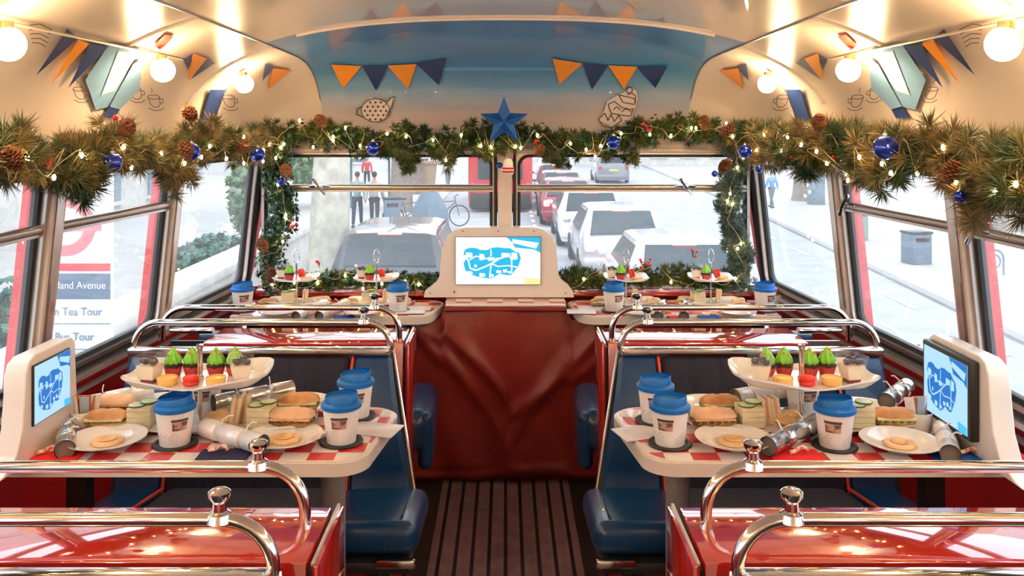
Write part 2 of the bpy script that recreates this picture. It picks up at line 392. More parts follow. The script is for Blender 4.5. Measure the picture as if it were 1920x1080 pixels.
# cake stand drawing
m = MB(); m.cur = 0
decal(m, [(1121, 225), (1134, 205), (1138, 190), (1155, 180), (1172, 172), (1183, 163), (1193, 170), (1196, 185), (1190, 205), (1180, 225), (1150, 238)])
m.cur = 1
for pts in ([(1180+6*math.cos(t), 169+6*math.sin(t)) for t in [x*.7 for x in range(10)]], [(1160, 178), (1178, 182), (1192, 186), (1190, 196), (1168, 192), (1160, 178)], [(1176, 178), (1184, 174), (1192, 180), (1190, 194)],
            [(1140, 196), (1152, 190), (1164, 200), (1176, 206), (1188, 204), (1182, 218), (1164, 216), (1146, 212), (1140, 196)], [(1150, 206), (1156, 200), (1164, 206)], [(1166, 210), (1174, 202), (1184, 210)],
            [(1122, 224), (1134, 212), (1140, 226), (1146, 214), (1152, 228), (1160, 216), (1166, 226), (1146, 240), (1130, 236), (1122, 224)]):
    stroke(m, pts, 1.7, .966)
m.build('cake_stand_drawing', [WPRINT, SKETCH], ceiling, fix=False, smooth=0)
# joint strip across the roof and along the coves
def roof_line(pts, r, name, ma):
    m = MB(); m.tube(pts, r, 6); return m.build(name, ma, ceiling)
def rz(X, Y):
    T = max(0, (Y-YF)/DF); q = ((abs(X)/ww(Y))**PP+T**PP)**(NN/PP); return Z0+H*max(0, 1-q)**(1/NN)
roof_line([(x/20*.72, 3.0, rz(x/20*.72, 3.0)-.004) for x in range(-20, 21)], .006, 'joint_strip', CREAM)
for sgn in (-1, 1):
    roof_line([(sgn*.83, -2.2+5.7*i/30, rz(.83, -2.2+5.7*i/30)-.002) for i in range(31)]+[(sgn*.83, 3.5+.4*i/12, rz(.83, 3.5+.4*i/12)-.003) for i in range(1, 13)], .0028, 'panel_joint', WINMETAL)
    for Y in (2.36, 3.10, 1.60):
        roof_line([(sgn*x, Y, rz(x, Y)-.002) for x in (1.13, 1.1, 1.06, 1.03, .99, .95, .91, .87, .83)], .006, 'cove_rib', CREAM)
m = MB(); m.box((0, -2.31, 1), (2.6, .02, 2.1)); struct(m.build('wall_rear', CREAM))

# ------------------------------------------------------------------ floor and lower walls
fm = mat('ribbed_floor', (.24, .15, .16), .38, bump=.2, bscale=80, scale=15, var=.25)
n = fm.node_tree.nodes; l = fm.node_tree.links
t = [x for x in n if x.type == 'TEX_COORD'][0]; sx = n.new('ShaderNodeSeparateXYZ'); l.new(t.outputs['Object'], sx.inputs[0])
md = n.new('ShaderNodeMath'); md.operation = 'PINGPONG'; md.inputs[1].default_value = .0285; l.new(sx.outputs[0], md.inputs[0])
lt = n.new('ShaderNodeMath'); lt.operation = 'LESS_THAN'; lt.inputs[1].default_value = .0065; l.new(md.outputs[0], lt.inputs[0])
mx = n.new('ShaderNodeMix'); mx.data_type = 'RGBA'; mx.inputs[7].default_value = (.012, .012, .016, 1)
old = [x for x in n if x.type == 'MIX' and x is not mx][0]; l.new(old.outputs[2], mx.inputs[6]); l.new(lt.outputs[0], mx.inputs[0]); l.new(mx.outputs[2], n['Principled BSDF'].inputs['Base Color'])
fl = MB(); fl.cur = 0; fl.box((0, .8, -.02), (.52, 6.2, .04)); fl.cur = 1
for s_ in (-1, 1): fl.box((s_*.78, .8, -.02), (1.04, 6.2, .04))
for i in range(9):
    fl.cur = 0; fl.box((-.228+i*.057, .8, .001), (.043, 6.2, .004))
TREAD = mat('tread_plate', (.035, .03, .032), .4, .3, bump=1, bscale=90)
struct(fl.build('floor', [fm, TREAD]))
for s_, nm in ((-1, 'left'), (1, 'right')):
    m = MB(); ysn = [-2.3+6.2*i/30 for i in range(31)]
    m.grid(lambda u, v: (s_*(ws(-2.3+6.2*u)+(.0 if v < .5 else .03)), -2.3+6.2*u, .765*(v*2 if v < .5 else 2-v*2)), 30, 2)
    w = struct(m.build('wall_'+nm, REDWALL))
    m = MB()
    def prof(y0, y1, a, b, z0, z1):
        n_ = 24; v = []; f = []
        for i in range(n_+1):
            Y = y0+(y1-y0)*i/n_; X = ws(Y); v += [(s_*(X+a), Y, z0), (s_*(X+b), Y, z0), (s_*(X+b), Y, z1), (s_*(X+a), Y, z1)]
        for i in range(n_):
            for k in range(4): f.append((i*4+k, i*4+(k+1) % 4, i*4+4+(k+1) % 4, i*4+4+k))
        f += [(0, 1, 2, 3), (n_*4, n_*4+1, n_*4+2, n_*4+3)]
        return v, f
    m.add(*prof(-2.3, 3.88, -.022, .03, .742, .757)); m.build('sill_rail', ALUB, w)
    m = MB(); m.add(*prof(-2.3, 3.88, -.012, .03, .766, .776)); m.build('sill_gasket', RUBBER, w)
    m = MB(); m.add(*prof(-2.3, 3.88, -.010, .004, .700, .712)); m.build('sill_rail', ALUB, w)
    m = MB()
    for i in range(50): m.ball((s_*(ws(-1+4.8*i/50)-.003), -1+4.8*i/50, .665), .004, 6)
    m.build('chrome_dots', CHROME, w)  # row of small chrome dots along the panel below the sill
m = MB(); m.box((0, 3.93, .38), (2.3, .04, .76)); wf = struct(m.build('wall_front', REDWALL))
m = MB(); m.rbox((0, 3.87, .745), (2.2, .10, .03), .006); m.build('sill_ledge', REDLAM, wf)
m = MB(); m.box((0, 3.885, .768), (2.2, .05, .012)); m.build('sill_rail', CHROME, wf)
m = MB(); m.rbox((0, 3.90, 1.40), (2.2, .05, .085), .01); m.rbox((0, 3.875, 1.372), (2.16, .03, .016), .006); m.build('window_header', PINKCREAM, wf)

# ------------------------------------------------------------------ windows
WN = [0]
def ring(m, outer, inner, f0, f1):
    n_ = len(outer); v = [f0(*p) for p in outer]+[f0(*p) for p in inner]+[f1(*p) for p in outer]+[f1(*p) for p in inner]; f = []
    for i in range(n_):
        j = (i+1) % n_
        f += [(i, j, n_+j, n_+i), (2*n_+i, 3*n_+i, 3*n_+j, 2*n_+j), (i, 2*n_+i, 2*n_+j, j), (n_+i, n_+j, 3*n_+j, 3*n_+i)]
    m.add(v, f)
def window(P, a0, a1, z0, z1, rail=None, fw=.014, catch=None):
    """P(a, z, d): a along the wall, z up, d outwards"""
    WN[0] += 1; root = struct(empty('window_%d' % WN[0]))
    R_ = .055
    O = rrect(a0, z0, a1, z1, R_); I = rrect(a0+fw, z0+fw, a1-fw, z1-fw, R_-fw*.5); I2 = rrect(a0+fw*2, z0+fw*2, a1-fw*2, z1-fw*2, R_-fw)
    SQ = []
    for (x, z) in O:                                    # square outer border filling the corner
        SQ.append((a1+.004 if x > a1-R_+1e-6 or (x >= a1-R_-1e-6 and False) else a0-.004 if x < a0+R_-1e-6 else x, z1+.004 if z > z1-R_+1e-6 else z0-.004 if z < z0+R_-1e-6 else z))
    m = MB(); ring(m, O, I, lambda a, z: P(a, z, -.012), lambda a, z: P(a, z, .022)); m.build('frame', WINMETAL, root)
    m = MB(); ring(m, SQ, O, lambda a, z: P(a, z, .004), lambda a, z: P(a, z, .018)); m.build('corner_trim', WINMETAL, root)
    m = MB(); ring(m, I, I2, lambda a, z: P(a, z, .002), lambda a, z: P(a, z, .022)); m.build('gasket', RUBBER, root)
    n_ = len(I2); ct = P((a0+a1)/2, (z0+z1)/2, .012)
    m = MB(); m.add([P(*p, .012) for p in I]+[ct], [(i, (i+1) % n_, n_) for i in range(n_)])
    g = m.build('glass_pane', PGLASS, root, fix=False, smooth=0)
    # pane faces turned towards the room
    if g.data.polygons[0].normal.dot(Vector((0, 1.8, 1.1))-Vector(ct)) < 0: g.data.flip_normals()
    if rail:
        m = MB(); m.grid(lambda u, v: P(a0+fw+(a1-a0-2*fw)*u, rail+.013*math.cos(2*PI*v), .002+.013*math.sin(2*PI*v)), 1, 10)
        m.build('mid_rail', WINMETAL, root)
        m = MB(); m.add([P(a, z, d) for a in (a0+fw, a1-fw) for z in (rail-.020, rail-.012) for d in (-.006, .012)], [(0, 1, 3, 2), (4, 6, 7, 5), (0, 4, 5, 1), (2, 3, 7, 6), (0, 2, 6, 4), (1, 5, 7, 3)])
        m.build('rail_lip', ALU, root)
        if catch:
            m = MB(); c_ = Vector(P(catch, rail+.004, -.014)); e_ = (Vector(P(catch+.05, rail, -.014))-Vector(P(catch, rail, -.014))).normalized(); nn_ = (Vector(P(catch, rail, -.1))-Vector(P(catch, rail, 0))).normalized()
            m.tube([c_-e_*.045, c_-e_*.02+nn_*.004, c_+e_*.02+nn_*.004, c_+e_*.045], [.004, .008, .008, .004], 8)
            m.tube([c_-e_*.022+Vector((0, 0, .03))+nn_*.014, c_+nn_*.018, c_+e_*.028-Vector((0, 0, .035))+nn_*.016], [.006, .005, .006], 8); m.ball(c_-e_*.022+Vector((0, 0, .032))+nn_*.014, .009, 8)
            m.build('window_catch', CHROME, root)
    return root
def sideP(s_):
    def P(a, z, d):
        t = (z-.778)/(1.355-.778); X = ws(a)+(ww(a)-.03-ws(a))*t
        return (s_*(X+d), a, z)
    return P
PY = [3.87, 3.045, 2.315, 1.585, .855, .125, -.605, -1.335, -2.065]
for s_ in (-1, 1):
    P = sideP(s_)
    for i in range(len(PY)-1):
        y1, y0 = PY[i], PY[i+1]
        window(P, y0+.03, y1-.03, .778, 1.362, 1.205 if i else None, catch=(y1-.10 if s_ > 0 else None) if i else None)
    for i, y in enumerate(PY[1:]):
        t = struct(empty('trim_%d' % (i+1+10*(s_ > 0))))
        for nm, d0, d1, ma, hw in (('cover', -.022, .008, PINKCREAM, .030), ('gasket', .008, .030, RUBBER, .032), ('outer_post', .030, .064, REDEXT, .028), ):
            m = MB(); v = [P(y+a, z, d) for z in (.76, .9, 1.05, 1.2, 1.37) for a, d in ((-hw, d0), (hw, d0), (hw, d1), (-hw, d1))]
            f = [(k*4+q_, k*4+(q_+1) % 4, k*4+4+(q_+1) % 4, k*4+4+q_) for k in range(4) for q_ in range(4)]+[(0, 1, 2, 3), (16, 17, 18, 19)]
            m.add(v, f); m.build(nm, ma, t)
        m = MB(); m.grid(lambda u, v: P(y+.017*(2*u-1), .84+.50*v, -.026), 1, 4); m.grid(lambda u, v: P(y+.012*(2*u-1), .86+.2*v, -.027), 1, 1)
        m.build('cover_plate', ALU, t)
    t = struct(empty('trim_%d' % (9+10*(s_ > 0))))      # corner post
    m = MB(); m.tube([P(3.90, .70, .01), P(3.90, 1.0, .005), P(3.90, 1.40, .0)], .022, 8); m.build('gasket', RUBBER, t)
    m = MB(); m.tube([P(3.935, .60, .03), P(3.935, .75, .03), P(3.93, .85, .012), P(3.93, 1.25, -.004), P(3.93, 1.40, -.03)], .024, 8); m.build('outer_post', REDEXT, t)
def frontP(a, z, d): return (a, 3.895+d, z)
window(frontP, -1.09, -.045, .775, 1.365, 1.205, fw=.013, catch=-.83)
window(frontP, .04, 1.09, .775, 1.365, 1.205, fw=.013, catch=.80)
t = struct(empty('trim_20'))
m = MB(); m.rbox((-.003, 3.875, 1.07), (.062, .05, .66), .006); m.build('cover', PINKCREAM, t)
m = MB(); m.rbox((-.045, 3.895, 1.07), (.014, .04, .60), .004); m.build('gasket', RUBBER, t)
m = MB(); m.rbox((.04, 3.895, 1.07), (.014, .04, .60), .004); m.build('gasket', RUBBER, t)

# ------------------------------------------------------------------ seats, rails, boxes
def side_name(s_): return 'bus-stop side' if s_ < 0 else 'open-road side'
def rail_path(s_, Y, x_in, x_out, zt, drop_in, drop_out, r=.075, yo=0):
    pts = [(s_*(x_in-.0), Y+yo, drop_in)]
    c = (x_in+r, zt-r)
    for i in range(9):
        a = PI-PI/2*i/8; pts.append((s_*(c[0]+r*math.cos(a)), Y, c[1]+r*math.sin(a)))
    c = (x_out-r, zt-r)
    for i in range(9):
        a = PI/2-PI/2*i/8; pts.append((s_*(c[0]+r*math.cos(a)), Y, c[1]+r*math.sin(a)))
    pts.append((s_*x_out, Y+yo, drop_out)); return pts
def grab_rail(s_, Y, landing, where):
    t = empty('grab_rail', (0, Y, 0), 0, where, 'grab rail', 'chromed grab rails over the seat backs')
    m = MB(); m.tube([(x, y-Y, z) for x, y, z in rail_path(s_, Y, .35, 1.13, .879, landing, landing)], .0105, 12); m.build('bar', CHROME, t)
    m = MB(); m.lathe([(.020, -.008), (.017, .004), (.011, .008), (.010, .020), (.016, .028), (.017, .036), (.012, .040), (0, .041)], 14, c=(s_*.432, 0, .885)); m.build('finial', CHROME, t)
    return t
def backrest(s_, Y, root):
    """padded back leaning on the frame, aisle edge flaring towards the seat"""
    zt, zb = .792, .42
    def fr(x0, x1, xb0, xb1, off, chan):
        def fn(u, v):
            z = zt+(zb-zt)*v; x = (x0+(x1-x0)*u)*(1-v)+(xb0+(xb1-xb0)*u)*v
            y = Y+.0-.13*v-.035*math.sin(PI*min(1, v*1.15))-off
            e = min(u, 1-u); y += .02*max(0, 1-e*14)**2
            if chan: y += .006*abs(math.cos(PI*u*chan))**12
            if v < .06: y += .02*(1-v/.06)**2
            return (s_*x, y, z)
        return fn
    m = MB(); m.grid(fr(.462, .985, .462, .985, .022, 6), 60, 16); m.build('centre_panel', FABRIC, root)
    m = MB(); m.grid(fr(.348, .458, .268, .458, .022, 0), 12, 16); m.build('side_panel', BLUEV, root)
    m = MB(); m.grid(fr(.989, 1.135, .989, 1.135, .022, 0), 12, 16); m.build('side_panel', BLUEV, root)
    for x in (.460, .987):
        m = MB(); m.tube([fr(x, x, x, x, .020, 0)(.5, j/14) for j in range(15)], .0045, 6); m.build('piping', PIPE, root)
    m = MB(); v = []
    for (z, xa, xb, ya) in ((.785, .345, 1.14, 0), (.42, .262, 1.14, -.13)):
        v += [(s_*xa, Y+ya-.012, z), (s_*xb, Y+ya-.012, z), (s_*xb, Y+ya+.012, z), (s_*xa, Y+ya+.012, z)]
    m.add(v, [(0, 1, 2, 3), (4, 5, 6, 7), (0, 1, 5, 4), (1, 2, 6, 5), (2, 3, 7, 6), (3, 0, 4, 7)]); m.build('back_shell', BLACKM, root)
    m = MB(); m.tube([(s_*.343, Y, .80), (s_*.262, Y-.135, .42)], .005, 8); m.build('edge_tube', CHROME, root)
    m = MB(); m.rbox((s_*.745, Y-.012, .794), (.79, .036, .024), .005); m.build('top_strip', CHROME, root)
def cushion(s_, yb, yf, x0, x1, zb, zf, th, root, piping=True):
    L = yb-yf; yc = (yb+yf)/2
    def wp(co):
        t = (yb-co.y)/L; return (co.x, co.y, co.z+zb+(zf-zb)*t)
    dx = x1-x0
    m = MB(); m.rbox((s_*(x0+.125), yc, -th/2), (.25, L, th), .035, 5, warp=wp); m.build('cushion_end', BLUEV, root)
    m = MB(); m.rbox((s_*(x0+.25+(dx-.40)/2), yc, -th/2), (dx-.40, L, th), .03, 4, warp=wp); m.build('cushion_centre', FABRIC, root)
    m = MB(); m.rbox((s_*(x1-.075), yc, -th/2), (.15, L, th), .03, 4, warp=wp); m.build('cushion_end', BLUEV, root)
    if piping:
        for x in (x0+.25, x1-.15):
            m = MB(); m.tube([(s_*x, yb-.03, zb+.004), (s_*x, yf+.035, zf+.003), (s_*x, yf+.008, zf-.012), (s_*x, yf-.002, zf-.045)], .0045, 6); m.build('piping', PIPE, root)
    # seam arc on the aisle end
    m = MB(); m.tube([(s_*(x0+.05), yb-.05, zb+.001), (s_*(x0+.045), yf+.05, zf+.001), (s_*(x0+.07), yf+.004, zf-.03), (s_*(x0+.085), yf-.003, zf-th*.7)], .002, 6); m.build('seam', RUBBER, root)
def bench(s_, Y, label, legs=True):
    root = empty('bench_seat', (0, 0, 0), 0, label, 'seat')
    backrest(s_, Y, root)
    cushion(s_, Y-.13, Y-.47, .22, 1.13, .435, .478, .085, root)
    m = MB(); m.rbox((s_*.67, Y-.31, .365), (.86, .32, .03), .006); m.build('seat_frame', BLACKM, root)
    m = MB(); m.rbox((s_*.275, Y-.475, .382), (.10, .02, .022), .006); m.build('corner_trim', CHROME, root)
    for x in (.34, .95):
        m = MB(); m.box((s_*x, Y-.40, .18), (.03, .03, .35)); m.box((s_*x, Y-.3, .012), (.05, .25, .02)); m.build('leg', BLACKM, root)
        m = MB(); m.box((s_*x, Y-.18, .18), (.03, .03, .35)); m.build('leg', BLACKM, root)
    return root
def box_unit(s_, y0, y1, label, xa):
    root = empty('seat_box', (0, 0, 0), 0, label, 'box unit', 'red boxes between the seat backs')
    m = MB(); m.rbox((s_*(xa+.018+.985)/2, (y0+y1)/2, .386), (.985-xa-.018, y1-y0, .772), .004); m.build('cabinet', REDLAM, root)
    m = MB(); m.rbox((s_*(xa+.004), (y0+y1)/2+.005, .384), (.012, y1-y0+.02, .768), .003); m.build('side_panel', REDLAM, root)
    m = MB(); m.box((s_*(xa+.013), (y0+y1)/2, .38), (.008, y1-y0, .755)); m.build('shadow_gap', RUBBER, root)
    m = MB(); m.box((s_*(xa+.008), (y0+y1)/2+.005, .770), (.005, y1-y0+.02, .004)); m.build('edge_strip', ALUB, root)
    # open well between the box and the wall
    m = MB(); m.box((s_*1.06, y1-.09, .50), (.145, .012, .50)); m.box((s_*1.06, y0+.02, .46), (.145, .012, .46)); m.box((s_*1.06, (y0+y1)/2, .30), (.145, y1-y0, .02)); m.build('well', BLACKM if s_ < 0 else ALU, root)
    m = MB(); m.rbox((s_*1.06, y1-.095, .785), (.15, .026, .018), .006); m.build('well_rim', CHROME, root)
    return root
for s_ in (-1, 1):
    sd = side_name(s_)
    bench(s_, 2.65, 'navy bench seat with charcoal centre and red piping behind near table, '+sd)
    grab_rail(s_, 2.65, .795, 'chromed grab rail above the bench seat behind the near table, '+sd)
    grab_rail(s_, 2.865, .772, 'chromed grab rail standing on the far red box, '+sd)
    box_unit(s_, 2.83, 3.04, 'glossy red box with white reflections behind far bench seat, '+sd, .315)
    bench(s_, 1.315, 'bench seat cut by the picture bottom under the first grab rail, '+sd)
    grab_rail(s_, 1.315, .795, 'chromed grab rail closest to the camera, above cut-off seat, '+sd)
    grab_rail(s_, 1.52, .772, 'chromed grab rail standing on the big glossy red box, '+sd)
    box_unit(s_, 1.40, 1.605, 'big glossy red box in front of the near table, '+sd, .302)
    # forward-facing cushion whose end shows past the red box
    root = empty('bench_seat', (0, 0, 0), 0, 'blue vinyl seat end showing beside the oxblood curtain, '+sd, 'seat')
    m = MB()
    m.rbox((s_*.62, 3.26, .395), (.71, .40, .15), .05, 5); m.build('cushion', BLUEV, root)
    m = MB(); m.rbox((s_*.285, 3.18, .36), (.05, .22, .20), .022, 4); m.build('cushion_end', BLUEV, root)
    m = MB(); m.box((s_*.66, 3.26, .305), (.68, .36, .02)); m.build('seat_frame', BLACKM, root)
    m = MB(); m.rbox((s_*.71, 3.085, .58), (.75, .07, .34), .02); m.build('backrest', BLUEV, root)
    m = MB(); m.box((s_*.40, 3.3, .148), (.03, .25, .295)); m.box((s_*.95, 3.3, .148), (.03, .25, .295)); m.build('leg', BLACKM, root)
# white tube drape
def curt(u, v):
    """slack cloth: catenary swags running from the top corners down to the middle"""
    x = -.385+.79*u; z = (.735 if -.25 < x < .25 else .735-.055*min(1, (abs(x)-.25)/.02))*(1-v)+.004*v; c = abs(u-.5)*2
    def ridge(d, w_): return math.exp(-(d/w_)**2)
    y = 3.60-.02*math.sin(PI*min(1, v*1.6))*(1-c*c)
    y -= .030*ridge(v-(.80-.75*c**.8), .06)*(.3+.7*c) + .020*ridge(v-(.55-.55*c**.7), .05)*(u < .5) + .018*ridge(v-(.62-.40*c), .045)*(u > .5)+.022*ridge(v-.95-.02*math.sin(u*7), .03)
    y += .010*math.sin(u*11+v*5)*(1-v)+.007*math.sin(u*23-v*9)*v + (.04*(v-.90)/.10 if v > .90 else 0)
    return (x, y-.012, z)
m = MB(); m.grid(curt, 60, 60)
m.grid(lambda u, v: (-.25+.50*u, 3.60+.004-.02*math.sin(PI*v)-.01, .735+.012*math.cos(PI*v)-.012), 20, 6)
c = m.build('curtain', CURT, smooth=60); tag(c, 'oxblood leatherette curtain hanging across the aisle end under the checked shelf', 'curtain')

# ------------------------------------------------------------------ tables
ZT = .72
def table(s_, yf, yb, x_in, label, post=True, x_out=1.19):
    root = empty('dining_table', (s_*.5, (yf+yb)/2, 0), 0, label, 'table')
    ox, oy = s_*.5, (yf+yb)/2
    def outline(g):
        r1 = .075; xi, xo = x_in+g, x_out; p = []
        for cx, cy, a in ((xi+r1, yb-g-r1, PI/2), (xi+r1+.03, yf+g+r1, PI)):
            for i in range(8): t = a+PI/2*i/7; p.append((cx+r1*math.cos(t), cy+r1*math.sin(t)))
        p += [(xo, yf+g), (xo, yb-g)]
        p = [(s_*x-ox, y-oy) for x, y in p]
        return p if s_ > 0 else p[::-1]
    m = MB(); m.prism(outline(0), ZT-.034, ZT-.004); m.prism(outline(.004), ZT-.004, ZT-.0005); m.build('table_edge', mat('table_edging', (.74, .66, .58), .3, coat=.3, var=.02), root)
    m = MB(); m.prism(outline(.012), ZT-.003, ZT); m.build('table_top', CHECK, root)
    if post:
        m = MB(); m.lathe([(.03, 0), (.03, ZT-.06)], 20, c=(s_*.425-ox, 0, 0)); m.build('leg', GRAYPOST, root)
        m = MB(); m.lathe([(.036, ZT-.06), (.055, ZT-.045), (.055, ZT-.034)], 20, c=(s_*.425-ox, 0, 0)); m.build('collar', BLACKM, root)
        m = MB(); m.box((s_*1.05-ox, 0, ZT/2-.02), (.05, .04, ZT-.04)); m.build('leg', BLACKM, root)
    return root
NL, NR = 'near table, bus-stop side', 'near table, open-road side'
FLn, FRn = 'far table, bus-stop side', 'far table, open-road side'
table(-1, 1.955, 2.345, .283, 'red and white checked table with rounded end, close by, bus-stop side')
table(1, 1.955, 2.345, .283, 'red and white checked table with rounded end, close by, open-road side')
table(-1, 3.47, 3.80, .262, 'red and white checked table by the front window, bus-stop side', x_out=1.10)
table(1, 3.47, 3.80, .262, 'red and white checked table by the front window, open-road side', x_out=1.10)
# centre shelf and screen housing
sh = empty('centre_shelf', (0, 0, 0), 0, 'cream shelf with faded checked top above the oxblood curtain', 'shelf')
m = MB(); m.rbox((.0, 3.735, .728), (.50, .27, .034), .008); m.build('shelf_board', CREAM, sh)
m = MB(); m.box((.0, 3.68, .7465), (.50, .145, .003)); m.build('checked_top', PCHECK, sh)
def flat(P, polys, mats, name, parent):
    m = MB()
    for k, (mi, poly) in enumerate(polys):
        m.cur = mi; n_ = len(poly); m.add([P(x, y, .0004*k) for x, y in poly], [tuple(range(n_))])
    return m.build(name, mats, parent, smooth=0, fix=False)
E_W = emit('screen_white', (1, 1, 1), 1.15); E_B = emit('screen_blue', (0, .42, .72), 1.0); E_Y = emit('screen_yellow', (1, .72, .3), 1.0); E_G = emit('screen_dots', (.1, .5, .45), .8); E_P = emit('screen_pink', (1, .75, .75), 1.0)
E_SB = emit('tablet_sky', (.05, .55, .95), .8); E_SD = emit('tablet_blue', (0, .18, .62), .8); E_SW = emit('tablet_white', (.42, .72, .95), .85)
MAPO = [(.10, .28), (.13, .24), (.18, .22), (.24, .23), (.30, .27), (.37, .27), (.43, .22), (.50, .21), (.58, .23), (.64, .23), (.70, .30), (.75, .33), (.77, .45), (.74, .62), (.70, .70), (.66, .80), (.60, .81), (.52, .77), (.46, .84), (.40, .88), (.33, .86), (.25, .84), (.17, .78), (.11, .70), (.09, .55), (.12, .45), (.09, .38)]
def map_art(P, parent, bigw, bigh, B, Wt, Y_):
    """a drawn town map: white page, blue land, white streets and blocks, a banner corner"""
    q = lambda pts: [(x*bigw, -y*bigh) for x, y in pts]
    flat(lambda x, y, d: P(x, y, d), [(0, q([(0, 0), (1, 0), (1, 1), (0, 1)][::-1]))], [Wt], 'screen_page', parent)
    pol = []
    cx, cy = .43, .53
    for i in range(len(MAPO)):
        a, b = MAPO[i], MAPO[(i+1) % len(MAPO)]; pol.append((0, q([(cx, cy), b, a])))
    pol.append((0, q([(.60, 0), (1, 0), (1, .33), (.92, .26), (.80, .24), (.70, .22), (.66, .10)][::-1])))
    flat(lambda x, y, d: P(x, y, d*.02+.0008), pol, [B], 'map_land', parent)
    w = []
    def line(pts, wd=.02):
        for a, b in zip(pts, pts[1:]):
            dx, dy = (b[0]-a[0])*bigw, (b[1]-a[1])*bigh; L = math.hypot(dx, dy); nx, ny = -dy/L*wd/2, dx/L*wd/2
            w.append((0, [(a[0]*bigw+nx, -(a[1]*bigh+ny)), (b[0]*bigw+nx, -(b[1]*bigh+ny)), (b[0]*bigw-nx, -(b[1]*bigh-ny)), (a[0]*bigw-nx, -(a[1]*bigh-ny))]))
    k = .022*bigw
    line([(.10, .38), (.15, .50), (.17, .66), (.24, .70), (.34, .63), (.42, .56), (.52, .45), (.60, .40)], k*.8)
    line([(.16, .48), (.24, .40), (.34, .44), (.42, .48), (.50, .44)], k*.6); line([(.42, .56), (.50, .62), (.62, .60), (.74, .64)], k*.6)
    line([(.42, .56), (.41, .70), (.40, .86)], k*.7); line([(.63, .34), (.66, .50), (.66, .72)], k*.7)
    for (x, y, a, b) in ((.12, .32, .08, .12), (.28, .35, .06, .14), (.38, .42, .08, .08), (.41, .25, .015, .16), (.54, .33, .09, .10), (.66, .32, .07, .16), (.22, .58, .03, .06), (.14, .72, .06, .06), (.28, .76, .07, .08), (.40, .78, .05, .06), (.48, .70, .06, .06), (.56, .68, .05, .07), (.62, .72, .05, .05)):
        w.append((0, [(x*bigw, -y*bigh), (x*bigw, -(y+b)*bigh), ((x+a)*bigw, -(y+b*.9)*bigh), ((x+a*.9)*bigw, -(y+b*.1)*bigh)]))
    w.append((0, q([(.67, .04), (.67, .12), (.95, .24), (.98, .12)])))
    flat(lambda x, y, d: P(x, y, d*.02+.0016), w, [Wt], 'map_streets', parent)
    flat(lambda x, y, d: P(x, y, .0016), [(0, q([(.81, .86), (.81, 1), (1, 1), (1, .88)]))], [Y_], 'map_corner', parent)
sc = empty('screen_housing', (0, 3.70, .745), 0, 'cream curved housing with lit map screen above the checked shelf', 'screen')
def hz(y): return EYE-(y-240)*3.70/1633-.745
def hx(x): return (x-948)*3.70/1633
out = [(795, 557), (797, 547), (806, 540), (818, 530), (824, 518), (826, 490), (829, 465), (838, 445), (852, 432), (872, 426), (1000, 426), (1018, 430), (1033, 441), (1042, 458), (1045, 490), (1047, 515), (1053, 526), (1066, 536), (1074, 547), (1076, 557)]
m = MB(); pts = [(hx(x), hz(y)) for x, y in out]; n_ = len(pts)
m.add([(x, -.006, z) for x, z in pts]+[(x, .05, z) for x, z in pts], [tuple(range(n_)), tuple(range(n_, 2*n_))[::-1]]+[(i, n_+i, n_+(i+1) % n_, (i+1) % n_) for i in range(n_)])
m.build('housing', CREAM, sc, smooth=35)
W_, H_ = hx(1013)-hx(855), hz(444)-hz(532)
m = MB(); m.box(((hx(855)+hx(1013))/2, -.009, (hz(444)+hz(532))/2), (W_+.004, .008, H_+.004)); scn = m.build('screen', BLACKM, sc)
map_art(lambda x, y, d: (hx(855)+x, -.0140-d, hz(444)+y), scn, W_, H_, E_B, E_W, E_Y)
m = MB()
for x, y in ((868, 433), (934, 433), (1001, 433), (807, 549), (1060, 549)): m.ball((hx(x), -.007, hz(y)), .0028, 8)
m.build('screw_heads', BLACKM, sc)
# side tablets in moulded pods
def pod(s_, label, bezel):
    root = empty('tablet_pod', (s_*1.07, 2.08, ZT), 0, label, 'screen')
    if s_ < 0: prof_ = [(-.26, 0), (-.22, .006), (-.175, .03), (-.15, .08), (-.14, .15), (-.137, .20), (-.125, .225), (-.10, .235), (.065, .235), (.085, .222), (.092, .12), (.10, .03), (.105, 0)]
    else: prof_ = [(-.28, 0), (-.25, .006), (-.195, .03), (-.168, .08), (-.155, .15), (-.15, .20), (-.135, .225), (-.11, .235), (.10, .235), (.12, .222), (.125, .12), (.13, 0)]
    n_ = len(prof_); m = MB()
    m.add([(0, y, z) for y, z in prof_]+[(s_*.05, y, z*.98) for y, z in prof_], [tuple(range(n_)), tuple(range(n_, 2*n_))[::-1]]+[(i, n_+i, n_+(i+1) % n_, (i+1) % n_) for i in range(n_)])
    o = m.build('housing', WHITE if s_ > 0 else CREAM, root, smooth=35); bv = o.modifiers.new('edge', 'BEVEL'); bv.width = .008; bv.segments = 3; bv.limit_method = 'ANGLE'
    yw, zh = (.160, .132) if s_ < 0 else (.205, .160); y0 = -.112 if s_ < 0 else -.105
    th = .010 if s_ < 0 else .022
    z0 = .078 if s_ < 0 else .050
    if s_ > 0:
        m = MB(); m.rbox((-s_*th/2, y0+yw/2, z0+zh/2), (th, yw+.022, zh+.022), .005); t = m.build('tablet', BLACKM, root)
    else:
        m = MB(); m.rbox((-s_*.002, y0+yw/2, z0+zh/2), (.006, yw+.006, zh+.006), .002); t = m.build('tablet', BLACKM, root); th = .005
    P = (lambda x, y, d: (th+.0006+d, y0+x, z0+zh+y)) if s_ < 0 else (lambda x, y, d: (-th-.0006-d, y0+yw-x, z0+zh+y))
    map_art(P, t, yw, zh, E_SD, E_SW, E_SB)
pod(-1, 'white moulded pod with lit map tablet at the wall, bus-stop side', 0)
pod(1, 'white moulded pod with black-framed map tablet at the wall, open-road side', 1)

